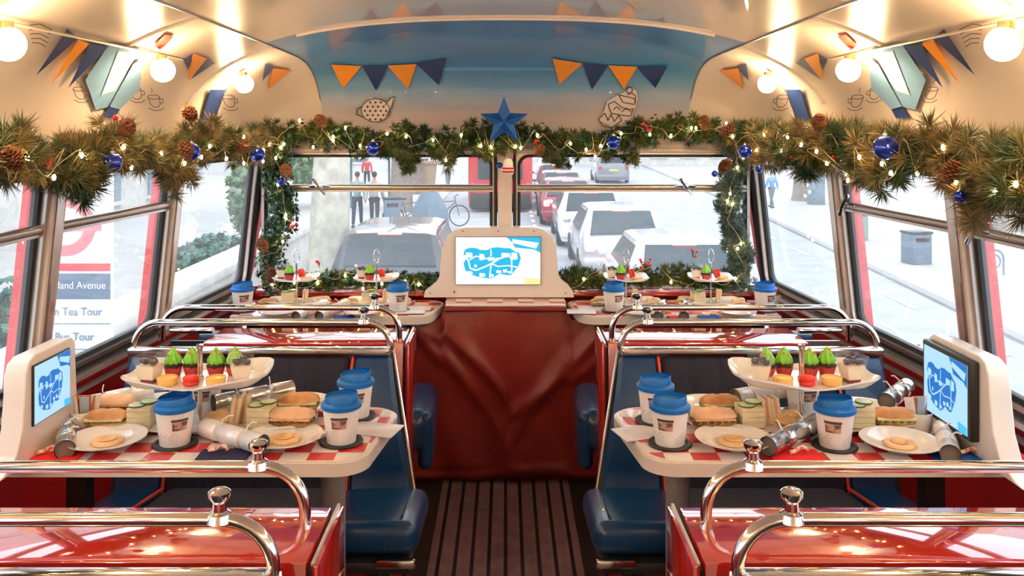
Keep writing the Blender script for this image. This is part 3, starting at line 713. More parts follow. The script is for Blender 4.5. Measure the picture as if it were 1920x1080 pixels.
# ------------------------------------------------------------------ crockery, cups, food (prototypes)
def proto(name, cat): return empty(name, (0, 0, 0), 0, None, cat)
cup = proto('paper_cup', 'cup')
m = MB(); m.lathe([(.0, 0), (.034, 0), (.0345, .002), (.044, .083)], 28); m.build('cup_body', PAPER, cup)
m = MB(); m.lathe([(.046, .080), (.0485, .082), (.0485, .090), (.045, .094), (.040, .096), (.039, .110), (.0375, .112)], 32, cap=False, wob=None)
m.v = [(x, y, z+(.0 if z < .1 else (.004*(x/.04)))) for x, y, z in m.v]
m.lathe([(0, .103), (.0375, .103), (.0375, .109)], 28, cap=False); m.build('lid', LID, cup)
BROWNP = mix2('sleeve_print', (.16, .07, .06), (.50, .34, .25), 60, .6, thr=.5, soft=.05)
def cuppatch(m, a0, a1, z0, z1, off=.0006, n_=6):
    m.grid(lambda u, v: ((.034+(.0445-.0345)*((z0+(z1-z0)*v)/.083)+.0006+off)*math.cos(a0+(a1-a0)*u), (.034+.010*((z0+(z1-z0)*v)/.083)+.0006+off)*math.sin(a0+(a1-a0)*u), z0+(z1-z0)*v), n_, 1)
m = MB(); cuppatch(m, -1.9, -.95, .061, .067); b_ = m.build('name_strip', mat('strip_print', (.09, .05, .05), .6), cup, fix=False)
m = MB(); cuppatch(m, -1.85, -1.0, .040, .060, .0008); m.build('picture_print', BROWNP, cup, fix=False)
m = MB()
for k in range(9):
    a = -2.9+k*.16; h_ = .016+.012*((k*7) % 5)/5
    cuppatch(m, a, a+.02, .008, .008+h_, .0008, 1); cuppatch(m, a, a+.12, .008+h_, .0092+h_, .0008, 2)
for k in range(8):
    a = -.8+k*.17; h_ = .014+.014*((k*5) % 4)/4
    cuppatch(m, a, a+.02, .008, .008+h_, .0008, 1); cuppatch(m, a, a+.12, .008+h_, .0092+h_, .0008, 2)
m.build('skyline_print', mat('pale_ink', (.42, .40, .42), .6), cup, fix=False)
coaster = MB().lathe([(.040, 0), (.051, 0), (.0525, .003), (.050, .006), (.042, .006), (.040, .0035), (0, .0035)], 28).build('cup_ring', RUBBER); tag(coaster, None, 'cup holder')
plate = MB().lathe([(0, .004), (.045, .004), (.055, .008), (.080, .020), (.090, .0235), (.0905, .0255), (.078, .0235), (.055, .012), (.045, .0085), (0, .0080)], 36).build('side_plate', WHITE); tag(plate, None, 'plate')
biscuit = proto('biscuit', 'biscuit')
m = MB(); m.lathe([(0, 0), (.026, 0), (.028, .003), (.0265, .0065), (0, .0075)], 24, wob=lambda a, i: 1+.03*math.cos(a*12)); m.build('biscuit_round', BISC, biscuit)
m = MB(); m.lathe([(.014, .0070), (.016, .0085), (.014, .010), (.011, .0085)], 20); m.build('raised_ring', PASTRY, biscuit)
roll = proto('filled_roll', 'sandwich')
def loaf(z0, h_, L, wd, up, seed):
    rr = random.Random(seed); m = MB()
    def fn(u, v):
        a = PI*v; x = L*(u-.5); e = math.sqrt(max(0, 1-(abs(2*u-1))**3.2)); b = 1+.05*math.sin(u*17+seed)+.03*math.sin(u*31+v*9)
        return (x, wd/2*math.cos(a)*(.25+.75*e)*b, z0+(1 if up else -1)*(h_*math.sin(a)*e*b))
    m.grid(fn, 20, 10); m.grid(lambda u, v: (L*(u-.5), wd/2*(2*v-1)*(.25+.75*math.sqrt(max(0, 1-abs(2*u-1)**3.2))), z0), 20, 2); return m
loaf(.021, .021, .115, .064, False, 1).build('lower_bun', DARKBREAD, roll)
loaf(.031, .019, .115, .060, True, 5).build('upper_bun', mix2('pale_crust', (.72, .42, .24), (.85, .60, .40), 16, .6, .4), roll)
m = MB(); m.grid(lambda u, v: (.112*(u-.5), .070*(v-.5)*(.4+.6*math.sqrt(max(0, 1-abs(2*u-1)**3))), .021+.004*math.sin(u*40+v*5)), 36, 8); m.build('lettuce', LETT, roll)
m = MB(); m.rbox((0, 0, .0265), (.100, .054, .007), .003); m.build('filling', SALMON, roll)
lightroll = proto('filled_roll', 'sandwich')
loaf(.020, .018, .11, .062, False, 3).build('lower_bun', BREAD, lightroll)
loaf(.030, .018, .11, .060, True, 9).build('upper_bun', BREAD, lightroll)
m = MB(); m.grid(lambda u, v: (.108*(u-.5), .068*(v-.5)*(.4+.6*math.sqrt(max(0, 1-abs(2*u-1)**3))), .021+.004*math.sin(u*37+v*7)), 36, 8); m.build('lettuce', LETT, lightroll)
m = MB(); m.rbox((0, 0, .0265), (.096, .056, .008), .003); m.build('filling', EGG, lightroll)
cstack = proto('cucumber_sandwich_stack', 'sandwich')
for k in range(4):
    m = MB(); m.rbox((0, (k % 2)*.001, .006+k*.0135), (.058, .058, .010), .0025); m.build('bread_slice', CRUMB, cstack)
    if k < 3: m = MB(); m.box((0, 0, .0127+k*.0135), (.057, .057, .0036)); m.build('filling', EGG, cstack)
for k, (x, y) in enumerate(((-.010, -.006), (.014, .012))):
    s2 = MB().lathe([(0, 0), (.0195, 0), (.0195, .003), (0, .003)], 20, c=(x, y, .0515+k*.003)).build('cucumber_slice', CUC, cstack)
    MB().lathe([(.0195, 0), (.0208, 0), (.0208, .0032), (.0195, .0032)], 20, c=(x, y, .0515+k*.003), cap=False).build('skin', CUCS, s2)
finger = proto('finger_sandwich', 'sandwich')
for k, x in enumerate((-.011, .004)):
    MB().rbox((x, 0, .034), (.009, .034, .068), .002).build('bread_slice', CRUMB, finger)
MB().box((-.0035, 0, .033), (.006, .033, .064)).build('filling', SALMON, finger)
pastry = MB(); pastry.ball((0, 0, .014), .034, 14, (1.1, .8, .45)); pastry.ball((.012, 0, .026), .020, 12, (1.2, .8, .6)); pastry.ball((-.018, .005, .022), .016, 12, (1, .9, .6))
pastry = pastry.build('pastry_bun', PASTRY); tag(pastry, None, 'pastry')
cupcake = proto('cupcake', 'cupcake')
MB().lathe([(0, 0), (.016, 0), (.022, .022), (.020, .022)], 24, wob=lambda a, i: 1+.05*math.cos(a*12)).build('paper_case', CASE, cupcake)
MB().lathe([(.021, .020), (.023, .027), (.016, .032), (0, .033)], 20, wob=lambda a, i: 1+.06*math.sin(a*5)).build('cake', CHOC, cupcake)
m = MB(); pr = [(.018, .030), (.0205, .036), (.019, .042), (.0155, .049), (.011, .056), (.006, .063), (.002, .069), (0, .071)]
n_ = 40; v = [(r*(1+.12*math.cos(8*(2*PI*k/n_)+i*.55))*math.cos(2*PI*k/n_), r*(1+.12*math.cos(8*(2*PI*k/n_)+i*.55))*math.sin(2*PI*k/n_), z) for i, (r, z) in enumerate(pr) for k in range(n_)]
m.add(v, [(i*n_+k, i*n_+(k+1) % n_, (i+1)*n_+(k+1) % n_, (i+1)*n_+k) for i in range(len(pr)-1) for k in range(n_)]); m.build('icing_swirl', GREENI, cupcake)
m = MB()
for k in range(7):
    a = R.uniform(0, 6.28); z = R.uniform(.05, .068); r = .021*(1-(z-.036)/.04)+.002; m.box((r*math.cos(a), r*math.sin(a), z), (.004, .003, .006))
m.build('crumb_topping', SPRINK, cupcake)
mac = proto('macaron', 'macaron')
MB().lathe([(0, 0), (.016, 0), (.0195, .003), (.0195, .007), (.018, .009)], 24).build('lower_shell', MACR, mac)
MB().lathe([(.018, .009), (.0175, .012)], 20).build('cream_filling', mat('macaron_cream', (.45, .02, .02), .5), mac)
MB().lathe([(.018, .012), (.0195, .014), (.0195, .018), (.015, .0215), (0, .0225)], 24).build('upper_shell', MACR, mac)
tart = proto('tartlet', 'tart')
MB().lathe([(0, 0), (.021, 0), (.0245, .018), (.0225, .019), (.021, .016)], 32, wob=lambda a, i: 1+.03*math.cos(a*16)).build('pastry_case', TART, tart)
MB().lathe([(.0225, .0165), (.012, .0195), (0, .020)], 20).build('custard', TARTF, tart)
pot = proto('dessert_pot', 'dessert')
def sqring(m, levels, cap=False):
    v = []; f = []
    for (h_, z) in levels: v += [(-h_, -h_, z), (h_, -h_, z), (h_, h_, z), (-h_, h_, z)]
    for i in range(len(levels)-1):
        for k in range(4): f.append((i*4+k, i*4+(k+1) % 4, i*4+4+(k+1) % 4, i*4+4+k))
    if cap: f += [(3, 2, 1, 0), tuple((len(levels)-1)*4+k for k in range(4))]
    return m.add(v, f)
sqring(MB(), [(.0165, .0), (.030, .066), (.0288, .066), (.0155, .001)]).build('clear_cup', CLEARP, pot, smooth=0)
sqring(MB(), [(.0150, .0015), (.0168, .009)], True).build('berry_base', mat('berry_jelly', (.25, .02, .03), .3), pot, smooth=0)
sqring(MB(), [(.0168, .009), (.0238, .043)], True).build('cream_layer', CREAMF, pot, smooth=0)
m = MB()
for k in range(12): m.ball((R.uniform(-.017, .017), R.uniform(-.017, .017), .047+R.uniform(0, .010)), R.uniform(.006, .008), 8)
m.build('dark_berries', BERRYD, pot)
def tray_mesh(w, d, h_, lip):
    m = MB(); N = 40
    def pt(u, lev):
        a = 2*PI*u; c, s2 = math.cos(a), math.sin(a); p = 5.0
        k = (abs(c)**p+abs(s2)**p)**(-1/p)
        sx_, sy_ = ((w/2-lip)*lev if lev <= 1 else (w/2-lip)+lip*(lev-1)), ((d/2-lip)*lev if lev <= 1 else (d/2-lip)+lip*(lev-1))
        cr = max(0, lev-1)**1.6*h_*(.30+.95*(abs(c*s2)*2)**2+.45*abs(c)**8)
        return (c*k*sx_, s2*k*sy_, cr)
    lv = [.02, .6, 1, 1.3, 1.65, 2]
    m.grid(lambda u, v: pt(u, lv[round(v*5)]), N, 5)
    m.grid(lambda u, v: tuple(Vector(pt(u, lv[round(v*5)]))-Vector((0, 0, .005))), N, 5)
    m.grid(lambda u, v: tuple(Vector(pt(u, 2))-Vector((0, 0, .005*v))), N, 1)
    return m
def stand(w1, w2, zt, top, name='cake_stand'):
    p = proto(name, 'cake stand')
    tray_mesh(w1, .22, .022, .035).build('upper_tray', WHITE, p).location = (0, 0, zt)
    if w2: tray_mesh(w2, .17, .012, .025).build('lower_tray', WHITE, p).location = (0, .03, .010)
    MB().lathe([(0, .004), (.03, .004), (.03, .008), (.0055, .012), (.0055, zt), (.010, zt+.001), (.010, zt+.006), (.0065, zt+.008), (.0065, top-.01), (.009, top-.008), (.009, top), (0, top+.002)], 14).build('centre_post', CHROME, p)
    return p
bigstand = stand(.34, .56, .127, .212)
smstand = proto('cake_stand', 'cake stand')
tray_mesh(.185, .16, .012, .022).build('upper_tray', WHITE, smstand).location = (0, 0, .114)
tray_mesh(.26, .14, .010, .022).build('lower_tray', WHITE, smstand).location = (0, .02, .012)
MB().lathe([(0, .003), (.02, .003), (.004, .008), (.004, .180), (0, .181)], 10).build('centre_post', CHROME, smstand)
MB().tube([(.011*math.sin(t), 0, .208+.030*-math.cos(t)) for t in [2*PI*i/20 for i in range(20)]], .0022, 6, closed=True).build('loop_handle', CHROME, smstand)
def cracker(name, ma, inner):
    p = proto(name, 'christmas cracker')
    def seg(prof, nm): 
        m = MB(); m.lathe(prof, 22, cap=False); m.v = [(z, x, y) for x, y, z in m.v]; return m.build(nm, ma, p)
    r = .0185
    seg([(r*.55, -.046), (r*.9, -.042), (r, -.038), (r, .038), (r*.9, .042), (r*.55, .046)], 'barrel')
    for sg in (-1, 1):
        seg([(r*.55, sg*.046), (r*.85, sg*.052), (r, sg*.056), (r, sg*.115)], 'end_tube')
        m = MB(); m.lathe([(0, sg*.10), (r*.93, sg*.10), (r*.93, sg*.1149)], 20, cap=False); m.v = [(z, x, y) for x, y, z in m.v]; m.build('open_end', inner, p)
        m = MB(); m.tube([(sg*.046, r*.6*math.cos(t), r*.6*math.sin(t)) for t in [2*PI*i/14 for i in range(14)]], .0022, 6, closed=True)
        m.tube([(sg*.046, 0, r*.6), (sg*.050, .004, r*1.2), (sg*.046+.006, .014, r*1.6), (sg*.046+.012, .022, r*1.5)], .0016, 5); m.build('ribbon', PAPER, p)
    return p
crS = cracker('christmas_cracker', SILVER, CARDIN)
WFOIL = mat('pearl_paper', (.80, .80, .82), .28, .15, coat=.4, bump=.4, bscale=60)
crW = cracker('christmas_cracker', WFOIL, CARDIN)
def napkin(ma): return tag(MB().rbox((0, 0, .003), (.115, .085, .006), .0025).build('napkin', ma), None, 'napkin')
nR, nN, nB = napkin(REDN), napkin(NAVYN), napkin(BLUEN)
m = MB(); m.tube([(-.022, 0, .0045), (-.008, .002, .006), (.006, .004, .012), (.014, .004, .014), (.021, .003, .010), (.024, .001, .0045)], .0045, 8); candy = tag(m.build('candy_cane', CANDY), None, 'sweet')
spot = proto('sugar_pot', 'pot')
MB().lathe([(0, 0), (.026, 0), (.029, .004), (.034, .050), (.032, .050), (.027, .006), (0, .005)], 24).build('pot_body', WHITE, spot)
def sachet(c, nm): return tag(MB().rbox((0, 0, .028), (.022, .003, .056), .001).build('sugar_sachet', mat(nm, c, .4)), None, 'sachet')
sach = [sachet((.75, .72, .70), 'white_sachet'), sachet((.42, .16, .09), 'brown_sachet'), sachet((.80, .22, .03), 'orange_sachet'), sachet((.35, .42, .50), 'grey_sachet')]
leaflet = tag(MB().rbox((0, 0, .0015), (.13, .09, .003), .001).build('paper_leaflet', mix2('printed_paper', (.8, .78, .8), (.62, .60, .66), 14, .4)), None, 'leaflet')
knife = proto('knife', 'cutlery')
MB().rbox((.04, 0, .002), (.08, .010, .0035), .0015).build('handle', CHROME, knife); MB().rbox((-.045, 0, .002), (.09, .014, .0012), .0005).build('blade', CHROME, knife)

def TY(py): return (EYE-ZT)*1633/(py-240)
def tp(px, py, dz=0):
    Y = TY(py); return ((px-948)*Y/1633, Y, ZT+dz)
def near(s_, where, sd):
    q = (lambda x: x)
    g = lambda k: '%s on the near table, %s' % (k, sd)
    if s_ < 0:
        cups = [((640, 829), 'blue-lidded paper cup at the front aisle corner of the '+where, -.1), ((667, 781), 'blue-lidded paper cup at the back aisle corner of the '+where, .1), ((328, 833), 'blue-lidded paper cup between two plates on the '+where, .5), ((384, 776), 'paper cup half hidden behind stand post on the '+where, 0)]
        plates = [((200, 838), 'white side plate beside the silver cracker on the '+where), ((533, 834), 'white side plate beside the aisle corner cup on the '+where)]
        backpl = [((300, 772), 'empty white plate behind the sandwiches, wall half of the '+where), ((560, 772), 'white plate behind the rolls, aisle half of the '+where)]
        sx_, sy_ = 375, 800
    else:
        cups = [((1256, 833), 'blue-lidded paper cup at the front aisle corner of the '+where, -.6), ((1229, 790), 'blue-lidded paper cup at the back aisle corner of the '+where, -.3), ((1565, 837), 'blue-lidded paper cup between two plates on the '+where, -.6), ((1505, 776), 'paper cup half hidden behind stand post on the '+where, 0)]
        plates = [((1376, 838), 'white side plate beside the aisle corner cup on the '+where), ((1688, 843), 'white side plate beside the white cracker on the '+where)]
        backpl = [((1330, 776), 'white plate behind the rolls, aisle half of the '+where), ((1620, 782), 'white plate behind the sandwiches, wall half of the '+where)]
        sx_, sy_ = 1503, 800
    for (p, lab, r) in cups:
        x, y, z = tp(*p)
        put(coaster, (x, y, z), 0, 'ring holder under '+lab.replace('blue-lidded paper cup', 'cup').replace('paper cup', 'cup'), 'black cup ring holders')
        put(cup, (x, y, z+.0035), r, lab, 'blue-lidded paper cups')
    for p, lab in plates:
        x, y, z = tp(*p); put(plate, (x, y, z), 0, lab, 'white side plates')
        put(biscuit, (x+.0, y+.004, z+.008), R.uniform(0, 3), lab.replace('white side plate', 'round biscuit on the plate'), 'biscuits on plates', 1.3)
    for p, lab in backpl:
        x, y, z = tp(*p); put(plate, (x, y, z), 0, lab, 'white side plates')
    # stand
    X, Y, Z = tp(sx_, sy_); Y = 2.165; X = (sx_-948)*Y/1633
    put(bigstand, (X, Y, ZT), 0, 'two-tier white cake stand with chrome post on the '+where, 'cake stands on the near tables')
    zt = ZT+.1275
    up = lambda dx, dy: (X+dx, Y+dy, zt)
    ends = [('wall end', -1), ('aisle end', 1)] if s_ < 0 else [('aisle end', -1), ('wall end', 1)]
    for nm, sg in ends:
        put(pot, (X+sg*.112, Y-.028, zt), .2*sg, 'clear dessert pot with dark berries at the %s of the upper tray, %s' % (nm, sd), 'dessert pots')
    words = ['wall', 'second from wall', 'second from aisle', 'aisle']
    if s_ > 0: words = words[::-1]
    for k, dx in enumerate((-.078, -.032, .030, .076)):
        put(cupcake, up(dx, .030+(.006 if k % 2 else 0)), k, 'green-iced cupcake on the upper tray, %s end, %s' % (words[k], sd) if k in (0, 3) else 'green-iced cupcake on the upper tray, %s, %s' % (words[k], sd), 'green-iced cupcakes')
    put(tart, up(-.062, -.050), .2, 'small golden tart beside the red macaron, %s half, %s' % (('wall', 'aisle')[s_ > 0], sd), 'golden tarts')
    put(tart, up(.056, -.050), .5, 'small golden tart beside the red macaron, %s half, %s' % (('aisle', 'wall')[s_ > 0], sd), 'golden tarts')
    put(mac, up(-.004, -.052), 0, 'red macaron at the front of the upper tray, '+sd, 'red macarons')
    zl = ZT+.0105
    def low(pr_, px, dy, lab, rot=0, grp=None, dz=0, sc=1): put(pr_, ((px-948)*(2.195+dy)/1633, 2.195+dy, zl+dz), rot, lab, grp, sc)
    if s_ < 0:
        low(lightroll, 200, -.045, 'golden filled roll at the wall end of the lower tray, '+sd, .05, 'filled rolls', 0, .95)
        low(roll, 215, .035, 'filled roll behind the golden roll at the wall end, '+sd, .1, 'filled rolls', .010, .95)
        low(cstack, 266, -.030, 'cucumber sandwich stack beside the golden roll, '+sd, .1, 'cucumber sandwich stacks', 0, 1.0)
        low(pastry, 408, -.02, 'glazed pastry bun beside the stand post, '+sd, .1, 'pastry buns')
        low(finger, 440, -.015, 'upright finger sandwich beside the pastry bun, '+sd, (0, .15, .3), 'finger sandwiches')
        low(finger, 458, .005, 'upright finger sandwich against the cucumber stack, '+sd, (0, .12, .1), 'finger sandwiches')
        low(cstack, 490, -.030, 'cucumber sandwich stack beside the upright fingers, '+sd, -.05, 'cucumber sandwich stacks', 0, 1)
        low(roll, 548, -.045, 'dark filled roll at the aisle end of the lower tray, '+sd, -.05, 'filled rolls', 0, 1)
        low(lightroll, 560, .04, 'pale filled roll behind the dark roll, aisle end, '+sd, .1, 'filled rolls', .012, 1)
    else:
        low(roll, 1337, -.045, 'dark filled roll at the aisle end of the lower tray, '+sd, .05, 'filled rolls', 0, 1)
        low(lightroll, 1350, .035, 'pale filled roll behind the dark roll, aisle end, '+sd, .1, 'filled rolls', .012, .95)
        low(cstack, 1405, -.030, 'cucumber sandwich stack beside the upright fingers, '+sd, .1, 'cucumber sandwich stacks', 0, 1)
        low(finger, 1440, -.01, 'upright finger sandwich against the cucumber stack, '+sd, (0, -.12, .1), 'finger sandwiches')
        low(finger, 1456, -.01, 'upright finger sandwich beside the pastry bun, '+sd, (0, -.15, .2), 'finger sandwiches')
        low(pastry, 1478, -.025, 'glazed pastry bun beside the stand post, '+sd, .1, 'pastry buns')
        low(cstack, 1612, -.030, 'cucumber sandwich stack beside the golden roll, '+sd, -.05, 'cucumber sandwich stacks', 0, 1)
        low(lightroll, 1675, -.040, 'golden filled roll at the wall end of the lower tray, '+sd, -.05, 'filled rolls', 0, 1)
    # crackers
    def crk(pr_, a, b, lab, dz=.0190, za=0, zb=0):
        A, B = Vector(tp(*a)), Vector(tp(*b)); c_ = (A+B)/2; d = B-A; L = d.length
        put(pr_, (c_.x, c_.y, ZT+max(.0235, dz)+(za+zb)/2), (0, -math.atan2(zb-za, L), math.atan2(d.y, d.x)), lab, 'christmas crackers', (max(.75, L/.23), 1.22, 1.22))
    if s_ < 0:
        crk(crS, (126, 818), (122, 862), 'silver cracker lying beside the red napkin on the '+where, .0195)
        crk(crW, (172, 790), (268, 768), 'white cracker lying behind the rolls on the '+where, .045)
        crk(crW, (385, 822), (492, 856), 'white cracker lying across the navy napkin on the '+where, .027)
        crk(crS, (400, 792), (548, 762), 'silver cracker leaning behind the lower tray on the '+where, .048)
        put(nR, tp(100, 862), .1, 'red napkin beside the tablet pod on the '+where, 'folded napkins'); put(candy, (*tp(88, 856)[:2], ZT+.006), .3, 'striped candy cane on the red napkin, '+sd, 'candy canes')
        put(nN, tp(418, 858), .05, 'navy napkin under the white cracker on the '+where, 'folded napkins'); put(candy, (*tp(408, 853)[:2], ZT+.006), -.1, 'striped candy cane on the navy napkin, '+sd, 'candy canes')
        put(leaflet, tp(700, 806), -.25, 'white paper leaflet at the aisle end of the '+where, 'paper leaflets')
        put(spot, tp(158, 806), 0, 'white pot of sugar sachets beside the tablet on the '+where, 'sugar pots'); sp_ = tp(158, 806)
        put(knife, tp(592, 825), .5, 'knife with shiny handle beside the aisle plate on the '+where)
    else:
        crk(crS, (1440, 862), (1532, 815), 'silver cracker pointing at the camera beside the red napkin, '+sd, .030)
        crk(crW, (1380, 782), (1470, 764), 'white cracker lying behind the cucumber stack on the '+where, .050)
        crk(crS, (1662, 782), (1700, 752), 'silver cracker behind the wall-end roll on the '+where, .040)
        crk(crW, (1768, 822), (1782, 872), 'white cracker pointing at the camera beside the tablet, '+sd, .022)
        put(nR, tp(1492, 858), -.05, 'red napkin between silver cracker and cup on the '+where, 'folded napkins'); put(candy, (*tp(1497, 856)[:2], ZT+.006), .2, 'striped candy cane on the red napkin, '+sd, 'candy canes')
        put(nB, tp(1800, 862), 0, 'blue napkin in front of the tablet pod on the '+where, 'folded napkins'); put(candy, (*tp(1815, 858)[:2], ZT+.006), -.1, 'striped candy cane on the blue napkin, '+sd, 'candy canes')
        put(leaflet, tp(1205, 812), .3, 'white paper leaflet at the aisle end of the '+where, 'paper leaflets')
        put(spot, tp(1722, 808), 0, 'white pot of sugar sachets beside the tablet on the '+where, 'sugar pots'); sp_ = tp(1722, 808)
    for k in range(6):
        put(sach[(0, 1, 2, 3, 1, 0)[k]], (sp_[0]-.018+.0072*k, sp_[1]+.006*((k % 3)-1), ZT+.030), (R.uniform(-.15, .15), (k-2.5)*.06, .2*(k-2)), '%s sachet, %s in sugar pot, %s' % (('white', 'brown', 'orange', 'grey', 'brown', 'white')[k], ('first from bus-stop side', 'second', 'third', 'fourth', 'fifth', 'last from bus-stop side')[k], where), 'sachets in the pot on the '+where)
near(-1, 'near table, bus-stop side', 'bus-stop side')
near(1, 'near table, open-road side', 'open-road side')

# far tables
def far(s_, sd):
    where = 'far table, '+sd
    T = lambda px, py: tp(px, py)
    if s_ < 0:
        cups = [((455, 583), 'paper cup at the wall end of the '+where), ((746, 583), 'paper cup at the aisle end of the '+where)]
        st = [((556, 582), 'small cake stand towards the wall on the '+where), ((706, 582), 'small cake stand towards the aisle on the '+where)]
        crs = [(573, 'wall'), (616, 'aisle')]; pls = [(520, 'wall'), (680, 'aisle')]
    else:
        cups = [((1151, 583), 'paper cup at the aisle end of the '+where), ((1434, 583), 'paper cup at the wall end of the '+where)]
        st = [((1174, 580), 'small cake stand towards the aisle on the '+where), ((1333, 580), 'small cake stand towards the wall on the '+where)]
        crs = [(1247, 'aisle'), (1295, 'wall')]; pls = [(1200, 'aisle'), (1382, 'wall')]
    for p, lab in cups:
        p3 = T(*p); put(coaster, p3, 0, 'ring holder under '+lab, 'black cup ring holders')
        put(cup, (p3[0], p3[1], ZT+.0035), .3, 'blue-lidded '+lab, 'blue-lidded paper cups')
    for k, (p, lab) in enumerate(st):
        Y = 3.68; X = (p[0]-948)*Y/1633; put(smstand, (X, Y, ZT), 0, lab, 'small cake stands'); half = 'wall' if 'wall' in lab else 'aisle'
        z1 = ZT+.1145; z2 = ZT+.0125; lb = ', %s stand, %s' % (half, 'far '+sd)
        put(pot, (X-.062, Y+.0, z1), 0, 'small dessert pot on upper tray'+lb, 'dessert pots', .85)
        put(cupcake, (X-.026, Y-.02, z1), 0, 'green-iced cupcake on upper tray'+lb, 'green-iced cupcakes', .92)
        put(mac, (X+.012, Y-.005, z1+.020), (0, 1.35, 0), 'red macaron on edge on upper tray'+lb, 'red macarons', 1.05)
        put(tart, (X+.044, Y-.02, z1), 0, 'flat golden tart on upper tray'+lb, 'golden tarts', (1, 1, .6))
        put(cstack, (X-.055+(.02 if s_ < 0 else 0), Y, z2), .1, 'sandwich stack on lower tray'+lb, 'cucumber sandwich stacks', .9)
        put(finger, (X+.035, Y+.01, z2), (0, .1, 0), 'upright finger sandwich on lower tray'+lb, 'finger sandwiches', .8)
        put(lightroll, (X-.115, Y-.01, z2 if False else ZT), .2, 'golden roll beside the lower tray'+lb, 'filled rolls', .7)
        put(pastry, (X+.115, Y+.0, ZT+.0), .2, 'pastry bun beside the lower tray'+lb, 'pastry buns', .9)
    for x, half in crs:
        A = Vector(T(x-6, 598)); put(crW if s_ < 0 else crS, (A.x+.012, A.y+.095, ZT+.016), (0, 0, PI/2-.25), 'cracker with open dark end towards camera, %s one, far %s' % (half, sd), 'christmas crackers', 1.1)
    for x, half in pls:
        put(plate, (*T(x, 592)[:2], ZT), 0, 'white side plate towards the %s on the %s' % (half, where), 'white side plates', .85)
    x = 645 if s_ < 0 else 1330
    put(nB, (*T(x, 595)[:2], ZT), .1, 'blue napkin between crackers and plate on the '+where, 'folded napkins', .7)
    put(candy, (*T(x+2, 594)[:2], ZT+.0045), .1, 'candy cane on the blue napkin, far '+sd, 'candy canes', .8)
    if s_ > 0: put(nR, (*T(1270, 595)[:2], ZT), .1, 'red napkin between the two crackers on the '+where, 'folded napkins', .6)
    put(leaflet, (*T(782 if s_ < 0 else 1110, 578)[:2], ZT), .05*s_, 'white printed leaflet at the aisle end of the '+where, 'paper leaflets', .9)
    sp_ = T(440 if s_ < 0 else 1455, 572); put(spot, sp_, 0, 'white pot with orange sachet behind the wall-end cup, far '+sd, 'sugar pots', .9)
    put(sach[2], (sp_[0], sp_[1], ZT+.016), .3, 'orange sachet in the white pot, far '+sd, None)
    ext = put(leaflet, (*T(770 if s_ < 0 else 1090, 586)[:2], ZT+.003), -.05*s_, 'second paper leaflet overhanging the aisle edge, far '+sd, 'paper leaflets', .9)
far(-1, 'bus-stop side'); far(1, 'open-road side')

# ------------------------------------------------------------------ festoon bulbs
for s_ in (-1, 1):
    t = empty('festoon_lights', (0, 0, 0), 0, 'row of warm globe bulbs on a cable along the cove, '+side_name(s_), 'string lights', 'globe bulb rows')
    ys_ = [1.715+.775*k for k in range(-5, 3)]
    m = MB(); m.tube([(s_*(1.015), -2.1+5.6*i/40, 1.685) for i in range(41)], .004, 6); m.build('cable', WIRE, t)
    for y in ys_:
        b = MB().ball((s_*.98, y, 1.635), .034, 18).build('bulb', GLOBE, t)
        MB().lathe([(.016, .028), (.016, .050)], 12, c=(s_*.985, y, 1.630)).build('socket', BRASS, b)

# ------------------------------------------------------------------ garlands
def needles(m, c, d, n_, L, w, rr, spread=1.0):
    for _ in range(n_):
        v = Vector((rr.gauss(0, 1), rr.gauss(0, 1), rr.gauss(0, 1))).normalized()*spread+d*.9; v.normalize()
        l_ = L*rr.uniform(.6, 1.15); u = v.cross(Vector((rr.gauss(0, 1), rr.gauss(0, 1), rr.gauss(0, 1)))).normalized()*w; x = v.cross(u).normalized()*w
        p = c+v*l_
        if m.org is not None and roofF(m.org+p) > .985: continue
        o = len(m.v); q_ = c+v*l_*.45
        m.v += [tuple(c), tuple(q_+u), tuple(q_-u*.5+x), tuple(q_-u*.5-x), tuple(p)]
        m.f += [(o, o+1, o+2), (o, o+2, o+3), (o, o+3, o+1), (o+4, o+2, o+1), (o+4, o+3, o+2), (o+4, o+1, o+3)]; m.mi += [m.cur]*6
def leafs(m, c, n_, sz, rr, R0):
    for _ in range(n_):
        v = Vector((rr.gauss(0, 1), rr.gauss(0, 1), rr.gauss(0, 1))).normalized(); p = c+v*R0*rr.uniform(.4, 1)
        u = v.cross(Vector((rr.gauss(0, 1), rr.gauss(0, 1), rr.gauss(0, 1)))).normalized(); t = (v*.4+u.cross(v)*.8+Vector((0, 0, -.3))).normalized(); s2 = sz*rr.uniform(.7, 1.3); w_ = t.cross(v).normalized()
        a = p+t*s2; o = len(m.v)
        m.v += [tuple(p-t*s2), tuple(p-t*s2*.1+w_*s2*.75), tuple(p+v*s2*.25), tuple(p-t*s2*.1-w_*s2*.75), tuple(a), tuple(p+t*s2*.35+w_*s2*.45), tuple(p+t*s2*.35-w_*s2*.45)]
        m.f += [(o, o+2, o+1), (o, o+3, o+2), (o+1, o+2, o+5), (o+3, o+6, o+2), (o+5, o+2, o+4), (o+2, o+6, o+4)]; m.mi += [m.cur]*6
def spline(pts, step=.03):
    pts = [Vector(p) for p in pts]; out_ = []
    P_ = [pts[0]*2-pts[1]]+pts+[pts[-1]*2-pts[-2]]
    for i in range(1, len(P_)-2):
        a, b, c_, d = P_[i-1:i+3]; k = max(2, int((c_-b).length/step))
        for j in range(k):
            t = j/k; out_.append(.5*((2*b)+(c_-a)*t+(2*a-5*b+4*c_-d)*t*t+(3*b-a-3*c_+d)*t**3))
    out_.append(pts[-1]); return out_
